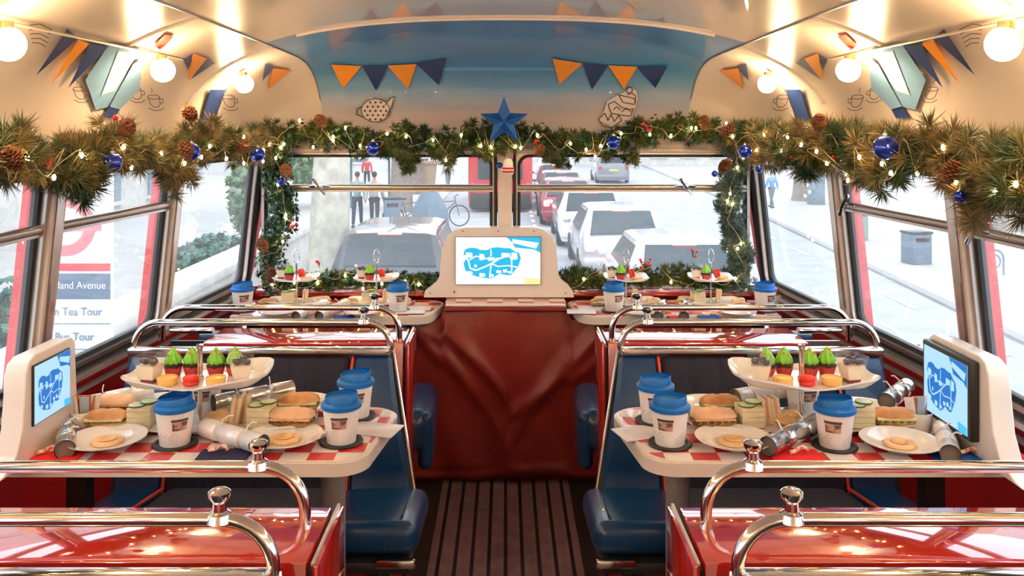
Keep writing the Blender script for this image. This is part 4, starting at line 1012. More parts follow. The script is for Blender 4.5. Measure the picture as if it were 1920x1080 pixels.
def garland(pts, rad, label, ma, nclus, nn_, L, seed, w=.0016, ivy=0, inward=Vector((0, -1, 0)), lights=14, name='garland', spread=1.0, droops=()):
    rr = random.Random(seed); path = spline(pts); root = empty(name, tuple(path[0]), 0, label, 'garland')
    o0 = path[0]
    m = MB(); m.tube([p-o0 for p in path], .006, 6); m.build('stem', mat('stem_brown', (.06, .035, .02), .8), root)
    m = MB(); m.cur = 0; m.org = o0
    for _ in range(nclus):
        p = path[rr.randrange(len(path))]-o0; a = rr.uniform(0, 2*PI); d = Vector((rr.gauss(0, 1), rr.gauss(0, 1), rr.gauss(0, 1))).normalized()
        rd = rad*rr.uniform(.15, .85)
        if droops and rr.random() < .13: p = Vector(rr.choice(droops))-o0+Vector((rr.gauss(0, .012), rr.gauss(0, .045), rr.gauss(0, .022))); rd *= .5
        tip = p+d*rd; needles(m, tip, d, nn_, L, w, rr, spread)
        for k in (.35, .7): needles(m, p+d*rd*k, d, nn_//3, L*.9, w, rr, spread)
    o = m.build('foliage', ma, root, smooth=0, fix=False); o['kind'] = 'stuff'
    if ivy:
        m = MB()
        for _ in range(ivy): leafs(m, path[rr.randrange(len(path))]-o0, 5, .013, rr, rad*.9)
        o = m.build('ivy_leaves', IVY, root, smooth=0, fix=False); o['kind'] = 'stuff'
    # fairy lights over the camera-ward side
    ls = empty('fairy_lights', tuple(o0), 0, 'warm fairy lights wound through the '+label, 'string lights')
    N = max(lights*3, 12); wp_ = []
    for i in range(N+1):
        p = path[int(i/N*(len(path)-1))]-o0; v = Vector((rr.uniform(-.5, .5), rr.uniform(-.5, .5), rr.uniform(-.9, .7)))+inward*1.0; v.normalize()
        wp_.append(p+v*rad*rr.uniform(.85, 1.05))
    sm = spline(wp_, .02)
    m = MB(); m.tube(sm, .0010, 5); m.build('wire', WIRE, ls)
    for i in range(lights):
        p = sm[int((i+.5+rr.uniform(-.25, .25))/lights*(len(sm)-1))]; q_ = p+inward*.008+Vector((0, 0, rr.choice((-.014, .012))))
        b = MB().ball((0, 0, 0), .0050, 8, (1, 1, 1.5)).build('light', FAIRY, ls, loc=tuple(q_))
    return path
rr0 = random.Random(3)
def gl_side(s_):
    pts = []
    for k in range(11):
        Y = 1.55+k*.225; X = ww(Y)-.105; z = 1.405+.02*math.sin(k*2.1+s_)-(0.02 if s_ > 0 else 0)*(k < 4)
        pts.append((s_*X, Y, z))
    return pts
garland(gl_side(-1), .092, 'bulb-warmed fir garland along the windows, bus-stop side', FIR_WARM, 460, 44, .050, 11, .0013, 0, Vector((.7, -.7, -.1)), 22, droops=((-1.06, 2.83, 1.31), (-1.08, 2.20, 1.345)))
garland(gl_side(1), .108, 'bulb-warmed fir garland along the windows, open-road side', FIR_WARM, 560, 44, .054, 12, .0013, 0, Vector((-.7, -.7, -.1)), 22, droops=((1.08, 2.5, 1.33), (1.09, 1.98, 1.30), (1.09, 1.8, 1.30), (1.07, 3.0, 1.34)))
garland([(-1.02, 3.76, 1.42), (-.85, 3.79, 1.45), (-.70, 3.79, 1.43), (-.58, 3.78, 1.40), (-.42, 3.79, 1.425), (-.28, 3.78, 1.40), (-.12, 3.76, 1.44), (0, 3.76, 1.435), (.14, 3.76, 1.425), (.28, 3.78, 1.41), (.42, 3.79, 1.40), (.56, 3.79, 1.44), (.72, 3.79, 1.465), (.88, 3.79, 1.455), (1.02, 3.76, 1.42)], .082, 'dark fir garland along the front window header', FIR, 620, 34, .036, 13, .0017, 150, Vector((0, -1, 0)), 30, droops=((-.24, 3.76, 1.34), (-.42, 3.77, 1.335), (.21, 3.76, 1.335), (.55, 3.77, 1.36), (-.08, 3.76, 1.36)))
garland([(-.98, 3.78, 1.40), (-1.00, 3.80, 1.25), (-.96, 3.80, 1.12), (-1.0, 3.80, 1.0), (-1.03, 3.80, .90), (-1.01, 3.80, .80)], .078, 'ivy garland climbing the front corner post, bus-stop side', FIR, 140, 26, .032, 14, .0016, 240, Vector((.2, -1, 0)), 7)
garland([(1.0, 3.78, 1.42), (1.01, 3.80, 1.28), (.97, 3.80, 1.16), (.98, 3.80, 1.04), (1.02, 3.80, .92), (1.03, 3.80, .80)], .068, 'frosted fir garland climbing the front corner post, open-road side', mix2('frosted_needles', (.05, .10, .08), (.16, .22, .18), 12, .6), 260, 36, .034, 15, .0016, 10, Vector((-.2, -1, 0)), 8)
garland([(-.98, 3.81, .80), (-.80, 3.82, .80), (-.70, 3.82, .81), (-.55, 3.82, .805), (-.40, 3.82, .80), (-.29, 3.82, .80)], .050, 'ivy garland lying on the front sill, bus-stop side', FIR, 130, 26, .032, 16, .0016, 150, Vector((0, -1, .2)), 8)
garland([(.25, 3.82, .80), (.34, 3.82, .81), (.46, 3.82, .80), (.58, 3.82, .82), (.72, 3.82, .83), (.86, 3.82, .80), (.99, 3.82, .79)], .056, 'fir garland lying on the front sill, open-road side', FIR, 190, 30, .036, 17, .0016, 30, Vector((0, -1, .2)), 5)

# ornaments
def bauble_proto():
    p = proto('bauble', 'bauble')
    MB().ball((0, 0, 0), 1, 28).build('ball', BAUB, p)
    MB().lathe([(.22, .95), (.22, 1.15), (.12, 1.2), (0, 1.2)], 12).build('cap', BAUBC, p)
    MB().tube([(.1*math.cos(t), 0, 1.28+.1*math.sin(t)) for t in [2*PI*i/12 for i in range(12)]], .025, 5, closed=True).build('loop', BAUBC, p)
    return p
bp_ = bauble_proto()
for px, py, r, Y, lab in ((210, 305, 19, 2.30, 'large blue bauble hanging lowest beside the roundel sign window'), (358, 285, 17, 2.80, 'blue bauble half hidden by a pinecone over the first side pillar, bus-stop side'),
    (483, 290, 14, 3.40, 'shiny blue bauble in front of the corner post top, bus-stop side'), (527, 340, 8, 3.70, 'tiny blue bauble low on the ivy corner garland'), (699, 278, 13, 3.68, 'blue bauble on the header above the tree trunk'),
    (1150, 267, 13, 3.68, 'blue bauble on the header above the queue of cars'), (937, 310, 6, 3.74, 'tiny blue bauble beside the striped ornament on the centre pillar'), (1397, 284, 13, 3.45, 'blue bauble in front of the corner post top, open-road side'),
    (1340, 326, 6, 3.72, 'tiny blue bauble left of the frosted corner garland'), (1423, 317, 7, 3.3, 'tiny teal-blue bauble hanging before the first side window, open-road side'), (1660, 277, 23, 2.32, 'largest blue bauble, matt, on the open-road side garland'),
    (1578, 315, 13, 2.75, 'blue bauble half buried above the first side pillar, open-road side'), (1800, 368, 12, 2.0, 'faceted blue bauble hanging before the second side pillar, open-road side')):
    p = at(px, py, Y); put(bp_, tuple(p), R.uniform(0, 3), lab, 'blue baubles', r*Y/1633)
def cone_proto():
    m = MB(); 
    for i in range(9):
        z = -.028+i*.0065; r = .018*math.sin(PI*(i+1)/10.5)+.002; k = 8
        for j in range(k):
            a = 2*PI*(j+.5*(i % 2))/k; u = Vector((math.cos(a), math.sin(a), 0)); s2 = Vector((-math.sin(a), math.cos(a), 0))*.006
            b = u*r*.5+Vector((0, 0, z)); t = u*(r+.004)+Vector((0, 0, z+.006))
            m.add([b-s2, b+s2, t+s2*1.1, t-s2*1.1, b+Vector((0, 0, .003)), t+Vector((0, 0, .003))], [(0, 1, 2, 3), (0, 3, 5, 4), (1, 4, 5, 2), (0, 4, 1), (3, 2, 5)])
    m.ball((0, 0, -.002), .012, 10, (1, 1, 2)); return tag(m.build('pinecone', CONE, smooth=0), None, 'pinecone')
cp = cone_proto()
for px, py, Y, lab in ((237, 242, 2.25, 'broad brown pinecone above the roundel sign window'), (357, 214, 2.65, 'orange-lit pinecone on top of the garland near the festoon, bus-stop side'), (350, 284, 2.62, 'pinecone in front of the half hidden blue bauble'), (455, 275, 3.25, 'pinecone at the garland beside the corner bauble, bus-stop side'),
    (537, 322, 3.70, 'pinecone high on the ivy corner garland'), (493, 462, 3.70, 'pinecone halfway down the ivy corner garland'), (508, 518, 3.72, 'pinecone at the foot of the ivy corner garland'), (604, 228, 3.70, 'dark pinecone at the header start above the window, bus-stop side'),
    (1322, 232, 3.70, 'dark pinecone at the header end, open-road side'), (1362, 245, 3.5, 'pinecone above the corner bauble, open-road side'), (1535, 232, 2.75, 'pinecone on top of the garland near the festoon, open-road side'), (1783, 325, 2.0, 'large pinecone above the faceted bauble'), (1010, 283, 3.70, 'pinecone on the header right beside the centre pillar'), (1358, 312, 3.72, 'pale pinecone beside the tiny bauble on the frosted garland'), (25, 300, 1.85, 'pinecone at the garland end cut by the picture edge')):
    put(cp, tuple(at(px, py, Y)), (R.uniform(-1, 1), R.uniform(-1, 1), 0), lab, 'pinecones in the garlands', 1.1 if Y > 3 else .95)
def berries(px, py, Y, lab, k=5, r=.0065, sp=.022):
    c_ = at(px, py, Y); root = empty('berry_sprig', tuple(c_), 0, lab, 'berries', 'red berry sprigs')
    m = MB()
    for i in range(k):
        q_ = Vector((R.uniform(-sp, sp), R.uniform(-.006, .006), R.uniform(-sp*.8, sp*.8))); MB().ball(tuple(q_), r, 10).build('berry', BERRY, root); m.tube([(0, .012, -.02), tuple(q_)], .001, 4)
    m.build('twig', mat('stem_brown', (.06, .035, .02), .8), root)
for a in ((97, 302, 2.05, 'two red berries over the second side pillar, bus-stop side', 3, .008, .012), (218, 220, 2.3, 'red berry on top of the garland, bus-stop side', 1, .008, .001), (548, 420, 3.68, 'red berries beside the ivy corner garland', 5), (598, 494, 3.76, 'red berries on the sill garland before the tree trunk', 3, .0065, .012),
    (1213, 240, 3.66, 'five red berries on the header above the cars', 6, .0065, .022), (1208, 495, 3.72, 'bright red berries on the sill beside the far cake stand', 8, .0065, .028), (1300, 475, 3.75, 'red berries on a tall twig over the white car', 6, .0055, .022), (1567, 298, 2.75, 'red berry beside the half buried bauble', 2, .007, .008), (1488, 300, 3.0, 'red berries under the open-road garland', 4, .006, .014), (855, 545, 3.70, 'red berries at the sill beside the screen housing', 2, .006, .012), (1005, 268, 3.68, 'red leaf-like berries beside the centre star', 3, .006, .012)): berries(*a)
# blue star
c_ = at(945, 228, 3.62); st = empty('star_ornament', tuple(c_), 0, 'glittery blue five-pointed star at the middle of the header garland', 'star')
BST = mat('blue_glitter', (.01, .10, .38), .35, .4, bump=1, bscale=300)
for Rr, dy, nm in ((.105, 0, 'outer_star'), (.062, -.012, 'inner_star')):
    m = MB(); v = [(0, dy-.016, 0), (0, dy+.014, 0)]
    for k in range(10):
        a = PI/2+k*PI/5; r_ = Rr if k % 2 == 0 else Rr*.42; v.append((r_*math.cos(a), dy, r_*math.sin(a)))
    m.add(v, [(0, 2+k, 2+(k+1) % 10) for k in range(10)]+[(1, 2+(k+1) % 10, 2+k) for k in range(10)]); m.build(nm, BST, st, smooth=0)
c_ = at(953, 312, 3.72); so = empty('striped_ornament', tuple(c_), 0, 'small white ornament with red stripes hanging at the centre pillar top', 'ornament')
m = MB(); m.cur = 0; m.lathe([(0, .035), (.012, .032), (.020, .018), (.021, 0), (.024, -.004)], 16); m.cur = 1; m.lathe([(.0245, -.004), (.0245, -.012)], 16, cap=False); m.cur = 0; m.lathe([(.0245, -.012), (.025, -.018)], 16, cap=False); m.cur = 1; m.lathe([(.025, -.018), (.0245, -.026)], 16, cap=False); m.cur = 0; m.lathe([(.0245, -.026), (.018, -.036), (0, -.038)], 16)
m.build('striped_body', [PAPER, REDN], so); MB().tube([(0, 0, .034), (.004, 0, .06), (0, 0, .085)], .001, 4).build('thread', WIRE, so)

#OUTSIDE
# ------------------------------------------------------------------ the street outside
GZ = EYE-3.2
ASPH = mix2('pale_asphalt', (.34, .35, .37), (.40, .41, .43), 1.2, .85, .2)
PAVE = mat('pale_paving', (.46, .45, .44), .8, scale=1.5)
STONE = mix2('pale_stone', (.60, .58, .54), (.50, .48, .45), 2.5, .85, .3)
def slab(name, poly, z0, z1, ma, parent=None):
    m = MB(); m.prism(poly, z0, z1); return m.build(name, ma, parent)
road = struct(slab('road', [(-60, -30), (60, -30), (60, 140), (-60, 140)], GZ-.3, GZ, ASPH))
struct(slab('pavement_left', [(-40, -20), (-2.75, -20), (-2.75, 90), (-40, 90)], GZ-.1, GZ+.04, PAVE))
struct(slab('pavement_right', [(7.0, -20), (7.75, 13), (9.6, 34.8), (12.5, 90), (50, 90), (50, -20)], GZ-.1, GZ+.04, PAVE))
struct(slab('kerb', [(6.9, -20), (7.65, 13), (9.5, 34.8), (12.4, 90), (12.6, 90), (9.7, 34.8), (7.85, 13), (7.1, -20)], GZ-.1, GZ+.05, mat('kerb_stone', (.30, .30, .30), .8)))
m = MB()
def strip(x0, y0, x1, y1, w):
    d = Vector((x1-x0, y1-y0)); p = Vector((-d.y, d.x)).normalized()*w/2
    m.add([(x0+p.x, y0+p.y, GZ+.008), (x1+p.x, y1+p.y, GZ+.008), (x1-p.x, y1-p.y, GZ+.008), (x0-p.x, y0-p.y, GZ+.008)], [(0, 1, 2, 3)])
for k in range(14): strip(.95+.0*k, 20+k*1.6, .95, 20.8+k*1.6, .12)
for k in range(12): strip(5.2+.05*k, 9+k*3.2, 5.25+.05*k, 10.6+k*3.2, .10)
for k in range(12): strip(6.9+.085*k*2, 9+k*3.2, 6.95+.085*k*2, 10.4+k*3.2, .10)
m.tube([(5.7+.45*math.cos(t), 11.6+.8*math.sin(t), GZ+.006) for t in [2*PI*i/20 for i in range(20)]], .04, 4, closed=True)
m.tube([(5.7+.45*math.cos(t), 13.8+.8*math.sin(t), GZ+.006) for t in [2*PI*i/20 for i in range(20)]], .04, 4, closed=True)
for a in ((5.7, 11.6, 6.1, 12.8), (6.1, 12.8, 5.7, 13.8), (5.7, 11.6, 5.5, 12.9), (5.5, 12.9, 6.1, 12.8)): strip(*a, .08)
m.build('lane_marking', mat('road_paint', (.85, .85, .82), .7), road)
# buildings
def building(name, x0, x1, y0, y1, h, ma, label, face, nx, nz, gw=1.2):
    t = empty(name, (0, 0, 0), 0, label, 'building')
    m = MB(); m.box(((x0+x1)/2, (y0+y1)/2, GZ+h/2), (x1-x0, y1-y0, h)); 
    for k in range(1, int(h/3.2)): m.box(((x0+x1)/2, (y0+y1)/2, GZ+k*3.2+.2), (x1-x0+.25, y1-y0+.25, .22))
    m.build('walls', ma, t, smooth=0)
    GLW = mat('facade_glass', (.18, .22, .26), .15)
    L = (y1-y0) if face in 'EW' else (x1-x0)
    for i in range(nx):
        for j in range(nz):
            c = (i+.5)/nx*L; z = GZ+1.7+j*3.2
            m = MB()
            if face in 'EW':
                X = x1 if face == 'E' else x0; sg = 1 if face == 'E' else -1
                m.box((X+sg*.03, y0+c, z), (.10, gw, 1.9)); m2 = MB(); m2.box((X+sg*.07, y0+c, z-1.0), (.2, gw+.3, .12)); m2.box((X+sg*.07, y0+c, z+1.02), (.2, gw+.3, .16))
            else:
                m.box((x0+c, y0-.03, z), (gw, .10, 1.9)); m2 = MB(); m2.box((x0+c, y0-.07, z-1.0), (gw+.3, .2, .12)); m2.box((x0+c, y0-.07, z+1.02), (gw+.3, .2, .16))
            w = m.build('window', GLW, t, smooth=0); m2.build('window_surround', ma, w, smooth=0)
building('stone_building', -22, -13, 2, 34, 13, STONE, 'pale stone building behind the garden, bus-stop side', 'E', 9, 3)
building('stone_building', -26, -9, 62, 75, 14, mat('pale_render', (.58, .57, .56), .8), 'pale building closing the street beyond the walkers', 'S', 6, 3)
building('stone_building', 21, 30, 10, 40, 14, mat('white_render', (.66, .66, .65), .8), 'white building along the far pavement, open-road side', 'W', 9, 3, 1.8)
building('stone_building', 4, 22, 74, 86, 12, STONE, 'pale building far down the road behind the car queue', 'S', 7, 3)
# garden wall
gw = empty('garden_wall', (0, 0, 0), 0, 'long low pale stone wall with broad coping beside the pavement', 'wall')
MB().rbox((-4.75, 12.5, GZ+.42), (.40, 19, .86), .03).build('wall_body', STONE, gw); MB().rbox((-4.72, 12.5, GZ+.93), (.66, 19.2, .15), .03).build('coping', STONE, gw)
LEAFA = mix2('shrub_leaves', (.05, .16, .05), (.22, .32, .10), 3, .6); LEAFB = mix2('teal_leaves', (.03, .10, .08), (.06, .18, .12), 3, .6)
def shrub(x, y, z, rx, ry, rz_, n_, ma, label, seed, grp=None, sz=.09):
    rr = random.Random(seed); t = empty('shrub', (x, y, z), 0, label, 'shrub', grp)
    m = MB(); m.tube([(0, 0, -rz_*.9), (0, 0, .2)], .05, 6); m.build('stem', mat('bark', (.2, .16, .12), .9), t)
    m = MB()
    for _ in range(n_):
        v = Vector((rr.gauss(0, 1), rr.gauss(0, 1), rr.gauss(0, 1))).normalized()*rr.uniform(.5, 1)**.5
        leafs(m, Vector((v.x*rx, v.y*ry, v.z*rz_)), 4, sz, rr, .15)
    o = m.build('foliage', ma, t, smooth=0, fix=False); o['kind'] = 'stuff'
shrub(-6.0, 20.6, GZ+1.7, .45, .8, 1.0, 420, LEAFA, 'bright green shrub over the garden wall in first side window, bus-stop side', 1)
shrub(-6.1, 18.0, GZ+.50, .6, 1.6, .40, 500, LEAFB, 'dark hedge behind the garden wall towards the tree trunk', 2)
shrub(-6.0, 10.4, GZ+.85, .5, 1.3, .5, 300, LEAFB, 'dark low bush behind the garden wall near the roundel sign', 3)
shrub(-6.9, 13.4, GZ+1.2, .4, .4, .5, 160, LEAFA, 'small leafy bush between the taller garden shrubs', 4)
shrub(-7.8, 35, GZ+1.7, 1.2, 1.5, .8, 420, LEAFA, 'clipped shrubs far behind the patchy tree trunk', 5, None, .14)
shrub(-5.6, 5.2, GZ+1.6, .35, .4, 1.2, 220, LEAFA, 'tall leafy plant seen in the outermost side window, bus-stop side', 6)
# trees
def tree(name, x, y, r, h, ma, label, rng=1):
    t = empty(name, (x, y, GZ), 0, label, 'tree')
    m = MB(); m.tube([(0, 0, -.1), (.02, 0, .3), (.06, 0, 1.2), (.10, 0, 2.4), (.16, 0, h*.6), (.12, 0, h)], [r*1.25, r*1.1, r, r*.92, r*.8, r*.6], 20)
    rr = random.Random(rng); m.v = [(a+rr.uniform(-.01, .01), b+rr.uniform(-.01, .01), c) for a, b, c in m.v]; m.build('trunk', ma, t)
    for k in range(3): MB().tube([(.12, 0, h*.75+k*.3), (math.cos(k*2.1)*1.2, math.sin(k*2.1)*1.2, h+.8+k*.3), (math.cos(k*2.1)*2.2, math.sin(k*2.1)*2.2, h+2.2)], [r*.45, r*.3, r*.1], 8).build('branch', ma, t)
PLANE = mix2('plane_bark', (.62, .58, .46), (.42, .40, .34), 5, .85, .6); DBARK = mix2('brown_bark', (.32, .27, .22), (.24, .2, .17), 4, .9, .5)
tree('street_tree', -3.2, 15.5, .36, 6.5, PLANE, 'tall patchy pale tree trunk in front of the garden wall')
tree('street_tree', -4.0, 33, .42, 7, DBARK, 'brown tree trunk directly behind the second walker', 2)
tree('street_tree', -4.3, 42, .5, 7, DBARK, 'brown tree trunk behind the street kiosk', 3)
tree('street_tree', 13.0, 38, .45, 7, DBARK, 'grey tree trunk behind the child in blue, open-road side', 4)
tree('street_tree', 15.5, 27, .45, 7, DBARK, 'brown tree trunk in the second side window, open-road side', 5)
# people
def person(x, y, rz_, h, top, legs_, skin, label, stride=.22, coat_len=0, bag=None, hair=(.05, .03, .02)):
    """one skinned body with jacket, trousers, shoes and hair over it"""
    k = h/1.75; t = empty('person', (x, y, GZ+.04), rz_, label, 'person')
    J = dict(p=(0, 0, .93), s=(0, 0, 1.20), c=(0, .0, 1.38), n=(0, 0, 1.50), h0=(0, .01, 1.58), h1=(0, .012, 1.68))
    for sg, a in ((-1, 'l'), (1, 'r')):
        st = stride*sg
        J['hp'+a] = (sg*.09, 0, .90); J['k'+a] = (sg*.10, st*.5+.03, .50); J['a'+a] = (sg*.10, st*1.0-(.06 if sg < 0 else 0), .09); J['t'+a] = (sg*.11, st+.13-(.06 if sg < 0 else 0), .035)
        J['sh'+a] = (sg*.18, 0, 1.40); J['e'+a] = (sg*.24, -st*.35-.02, 1.12); J['w'+a] = (sg*.25, -st*.8+.06, .88); J['f'+a] = (sg*.25, -st*.9+.09, .79)
    def skinned(name, chain, rad, ma, sub=1):
        names = []; 
        for e in chain:
            for q_ in e:
                if q_ not in names: names.append(q_)
        me = bpy.data.meshes.new(name); me.from_pydata([[c*k for c in J[q_]] for q_ in names], [[names.index(e[i]), names.index(e[i+1])] for e in chain for i in range(len(e)-1)], [])
        o = bpy.data.objects.new(name, me); COL.objects.link(o); o.parent = t; me.materials.append(ma)
        sk = o.modifiers.new('skin', 'SKIN'); sk.use_smooth_shade = True
        for i, q_ in enumerate(names): me.skin_vertices[0].data[i].radius = tuple(c*k for c in rad[q_]); 
        me.skin_vertices[0].data[0].use_root = True
        sb_ = o.modifiers.new('sub', 'SUBSURF'); sb_.levels = sub; sb_.render_levels = sub
        return o
    B = {'p': (.10, .085), 's': (.10, .08), 'c': (.12, .09), 'n': (.05, .05), 'h0': (.065, .075), 'h1': (.06, .07)}
    for a in 'lr': B.update({'hp'+a: (.08, .08), 'k'+a: (.055, .055), 'a'+a: (.04, .04), 't'+a: (.04, .025), 'sh'+a: (.05, .05), 'e'+a: (.038, .038), 'w'+a: (.028, .028), 'f'+a: (.03, .018)})
    ch = [('p', 's', 'c', 'n', 'h0', 'h1')]+[('p', 'hp'+a, 'k'+a, 'a'+a, 't'+a) for a in 'lr']+[('c', 'sh'+a, 'e'+a, 'w'+a, 'f'+a) for a in 'lr']
    body_ = skinned('body', ch, B, mat('skin_tone', skin, .6))
    Jk = {q_: (v[0]+.025, v[1]+.025) for q_, v in B.items()}
    skinned('jacket', [('p', 's', 'c')]+[('c', 'sh'+a, 'e'+a, 'w'+a) for a in 'lr'], Jk, mat('cloth_%d' % (int(top[0]*99)*100+int(top[2]*99)), top, .85))
    Jt = {q_: (v[0]+.014, v[1]+.014) for q_, v in B.items()}
    skinned('trousers', [('p', 'hp'+a, 'k'+a, 'a'+a) for a in 'lr'], Jt, mat('cloth_%d' % (int(legs_[0]*99)*100+int(legs_[2]*99)), legs_, .85))
    for a in 'lr':
        q_ = J['t'+a]; MB().rbox((q_[0]*k, (q_[1]-.06)*k, .045*k), (.09*k, .26*k, .08*k), .03, 3).build('shoe', mat('dark_shoe', (.03, .03, .03), .6), t)
    MB().ball((0, -.012*k, 1.685*k), .092*k, 14, (.92, 1.05, 1.05)).build('hair', mat('hair_%d' % int(hair[0]*99), hair, .8), t)
    if bag: MB().rbox((0, -.17*k, 1.2*k), (.28*k, .14*k, .40*k), .05, 3).build('backpack', mat('bag_cloth', bag, .8), t)
    return t
def gp(px, py):                                       # ground point seen at a pixel
    Y = 3.2*1633/(py-240); return (px-948)*Y/1633, Y
for (px, py), rz_, h, top, lg, lab, kw in (
    ((670, 428), .05, 1.75, (.16, .36, .36), (.03, .04, .07), 'person in teal jacket and dark trousers walking away past the tree', dict()),
    ((702, 432), .0, 1.78, (.45, .45, .45), (.06, .06, .08), 'person in pale grey top with a backpack walking beside the bin', dict(stride=-.2, bag=(.35, .33, .32))),
    ((1447, 391), .3, 1.45, (.12, .35, .70), (.08, .14, .18), 'person in bright blue top and dark shorts on the far pavement', dict(hair=(.2, .1, .05))),
    ((688, 356), .1, 1.7, (.60, .06, .06), (.05, .05, .07), 'small distant person in red jacket above the window bar', dict()),
    ((840, 360), .4, 1.7, (.60, .62, .64), (.25, .28, .30), 'distant person in pale clothes between the trees', dict()),
    ((1425, 352), .2, 1.7, (.08, .22, .18), (.05, .06, .06), 'distant person in dark green behind the teal bauble', dict())):
    x, y = gp(px, py); person(x, y, rz_, h, top, lg, (.5, .3, .22), lab, **kw)
# vehicles
LAMP = emit('brake_lamp', (1, .05, .04), 22); LAMPD = mat('lamp_red', (.5, .02, .02), .2, coat=.5); CARGL = mat('car_glass', (.03, .05, .06), .35); TYRE = mat('tyre', (.02, .02, .02), .8)
def car(x, y, ma, label, tall=1.5, w=1.8, L=4.3, lit=True, rz_=0, van=False):
    """tail towards the camera at y"""
    t = empty('car', (x, y, GZ), rz_, label, 'car')
    h = tall; hw = w/2; bl = .92*tall/1.5
    # sections from tail to nose: y, belt half width, belt z, roof half width, roof z
    rear = .25 if van else .55
    sec = [(0, hw*.90, bl*.72, hw*.86, bl*.86), (.08, hw*.97, bl*.9, hw*.90, bl*1.0), (.16, hw*.98, bl, hw*.84, bl*1.05), (rear, hw, bl*1.02, hw*.76, h*.97), (rear+.4, hw, bl*1.03, hw*.74, h), (L*.55, hw, bl*1.03, hw*.74, h*.985), (L*.72, hw, bl*1.0, hw*.80, bl*1.10), (L*.93, hw*.95, bl*.88, hw*.75, bl*.93), (L, hw*.80, bl*.65, hw*.65, bl*.72)]
    m = MB(); v = []
    for (yy, bw, bz, rw, rz2) in sec:
        v += [(-bw*.92, yy, .20), (-bw, yy, .45), (-bw, yy, bz), (-rw, yy, rz2-.03), (-rw*.8, yy, rz2), (0, yy, rz2+.02), (rw*.8, yy, rz2), (rw, yy, rz2-.03), (bw, yy, bz), (bw, yy, .45), (bw*.92, yy, .20)]
    n_ = 11; f = [(i*n_+k2, i*n_+(k2+1) % n_, (i+1)*n_+(k2+1) % n_, (i+1)*n_+k2) for i in range(len(sec)-1) for k2 in range(n_)]+[tuple(range(n_)), tuple((len(sec)-1)*n_+k2 for k2 in range(n_))]
    m.add(v, f); m.build('body', ma, t, smooth=50)
    a, b = sec[2], sec[3]
    m = MB(); m.add([(-a[3]*.92, a[0]-.02, a[4]+.05), (a[3]*.92, a[0]-.02, a[4]+.05), (b[3]*.88, b[0]-.06, b[4]+.0), (-b[3]*.88, b[0]-.06, b[4]+.0)], [(0, 1, 2, 3)])
    m.v += [(p[0], p[1]+.08, p[2]-.06) for p in m.v[:4]]; m.f += [(4, 5, 6, 7), (0, 1, 5, 4), (1, 2, 6, 5), (2, 3, 7, 6), (3, 0, 4, 7)]; m.mi += [0]*5
    m.build('rear_window', CARGL, t, smooth=0)
    for sg in (-1, 1):
        m = MB(); pts = [(sg*(hw*.97+.01), rear+.12, bl*1.08), (sg*(hw*.97+.01), L*.60, bl*1.08), (sg*(hw*.77+.012), L*.53, h*.93), (sg*(hw*.77+.012), rear+.30, h*.93)]
        m.add(pts+[(p[0]-sg*.05, p[1], p[2]) for p in pts], [(0, 1, 2, 3), (4, 5, 6, 7), (0, 1, 5, 4), (1, 2, 6, 5), (2, 3, 7, 6), (3, 0, 4, 7)]); m.build('side_window', CARGL, t, smooth=0)
        MB().rbox((sg*hw*.80, .03, bl*.82), (.20, .08, .20), .03).build('tail_lamp', LAMP if lit else LAMPD, t)
        MB().rbox((sg*(hw+.10), L*.62, bl*1.12), (.18, .12, .12), .04).build('wing_mirror', ma, t)
        for yy in (.80, L-.85):
            m = MB(); m.lathe([(.0, -.1), (.30, -.1), (.33, -.06), (.33, .06), (.30, .1), (0, .1)], 18); m.v = [(sg*(hw-.09)+c, yy+a_, .33+b_) for a_, b_, c in m.v]; m.build('wheel', TYRE, t)
    MB().rbox((0, .0, .42), (w*.96, .12, .24), .05).build('bumper', ma, t)
    MB().box((0, -.012, bl*.70), (.52, .02, .11)).build('number_plate', mat('plate_yellow', (.75, .6, .1), .5), t)
    if lit: MB().box((0, rear-.05, h*.975), (.36, .05, .03)).build('high_brake_lamp', LAMP, t)
    return t
WHT = mat('car_white', (.75, .75, .75), .2, coat=.7); SLV = mat('car_silver', (.50, .50, .52), .25, .3, coat=.6); BLK = mat('car_black', (.03, .04, .05), .2, coat=.7); DRD = mat('car_maroon', (.30, .03, .05), .2, coat=.6); GRY = mat('car_grey', (.22, .22, .25), .2, coat=.6)
car(2.75, 12.9, WHT, 'white car, its roof and rear window over the sill garland', 1.45)
car(2.45, 17.9, SLV, 'silver car with glowing brake lamps ahead of the white car', 1.5)
car(2.30, 23.0, WHT, 'white hatchback in the queue ahead of the silver car', 1.5, lit=True)
car(2.05, 28.2, DRD, 'maroon car in the middle of the queue', 1.5)
car(2.2, 33.6, GRY, 'grey car in the queue beyond the maroon one', 1.5)
car(2.3, 39.2, DRD, 'dark red car near the front of the queue', 1.55)
car(2.6, 45, WHT, 'distant white van at the head of the queue', 2.1, 1.9, 4.8, van=True)
car(-1.78, 13.2, BLK, 'black taxi with lit high brake lamp below the tree trunk window', 1.62, 1.85, 4.4, van=True)
car(6.2, 50, GRY, 'distant dark jeep coming along the far lane', 1.8, 1.9, 4.4, lit=False, van=True)
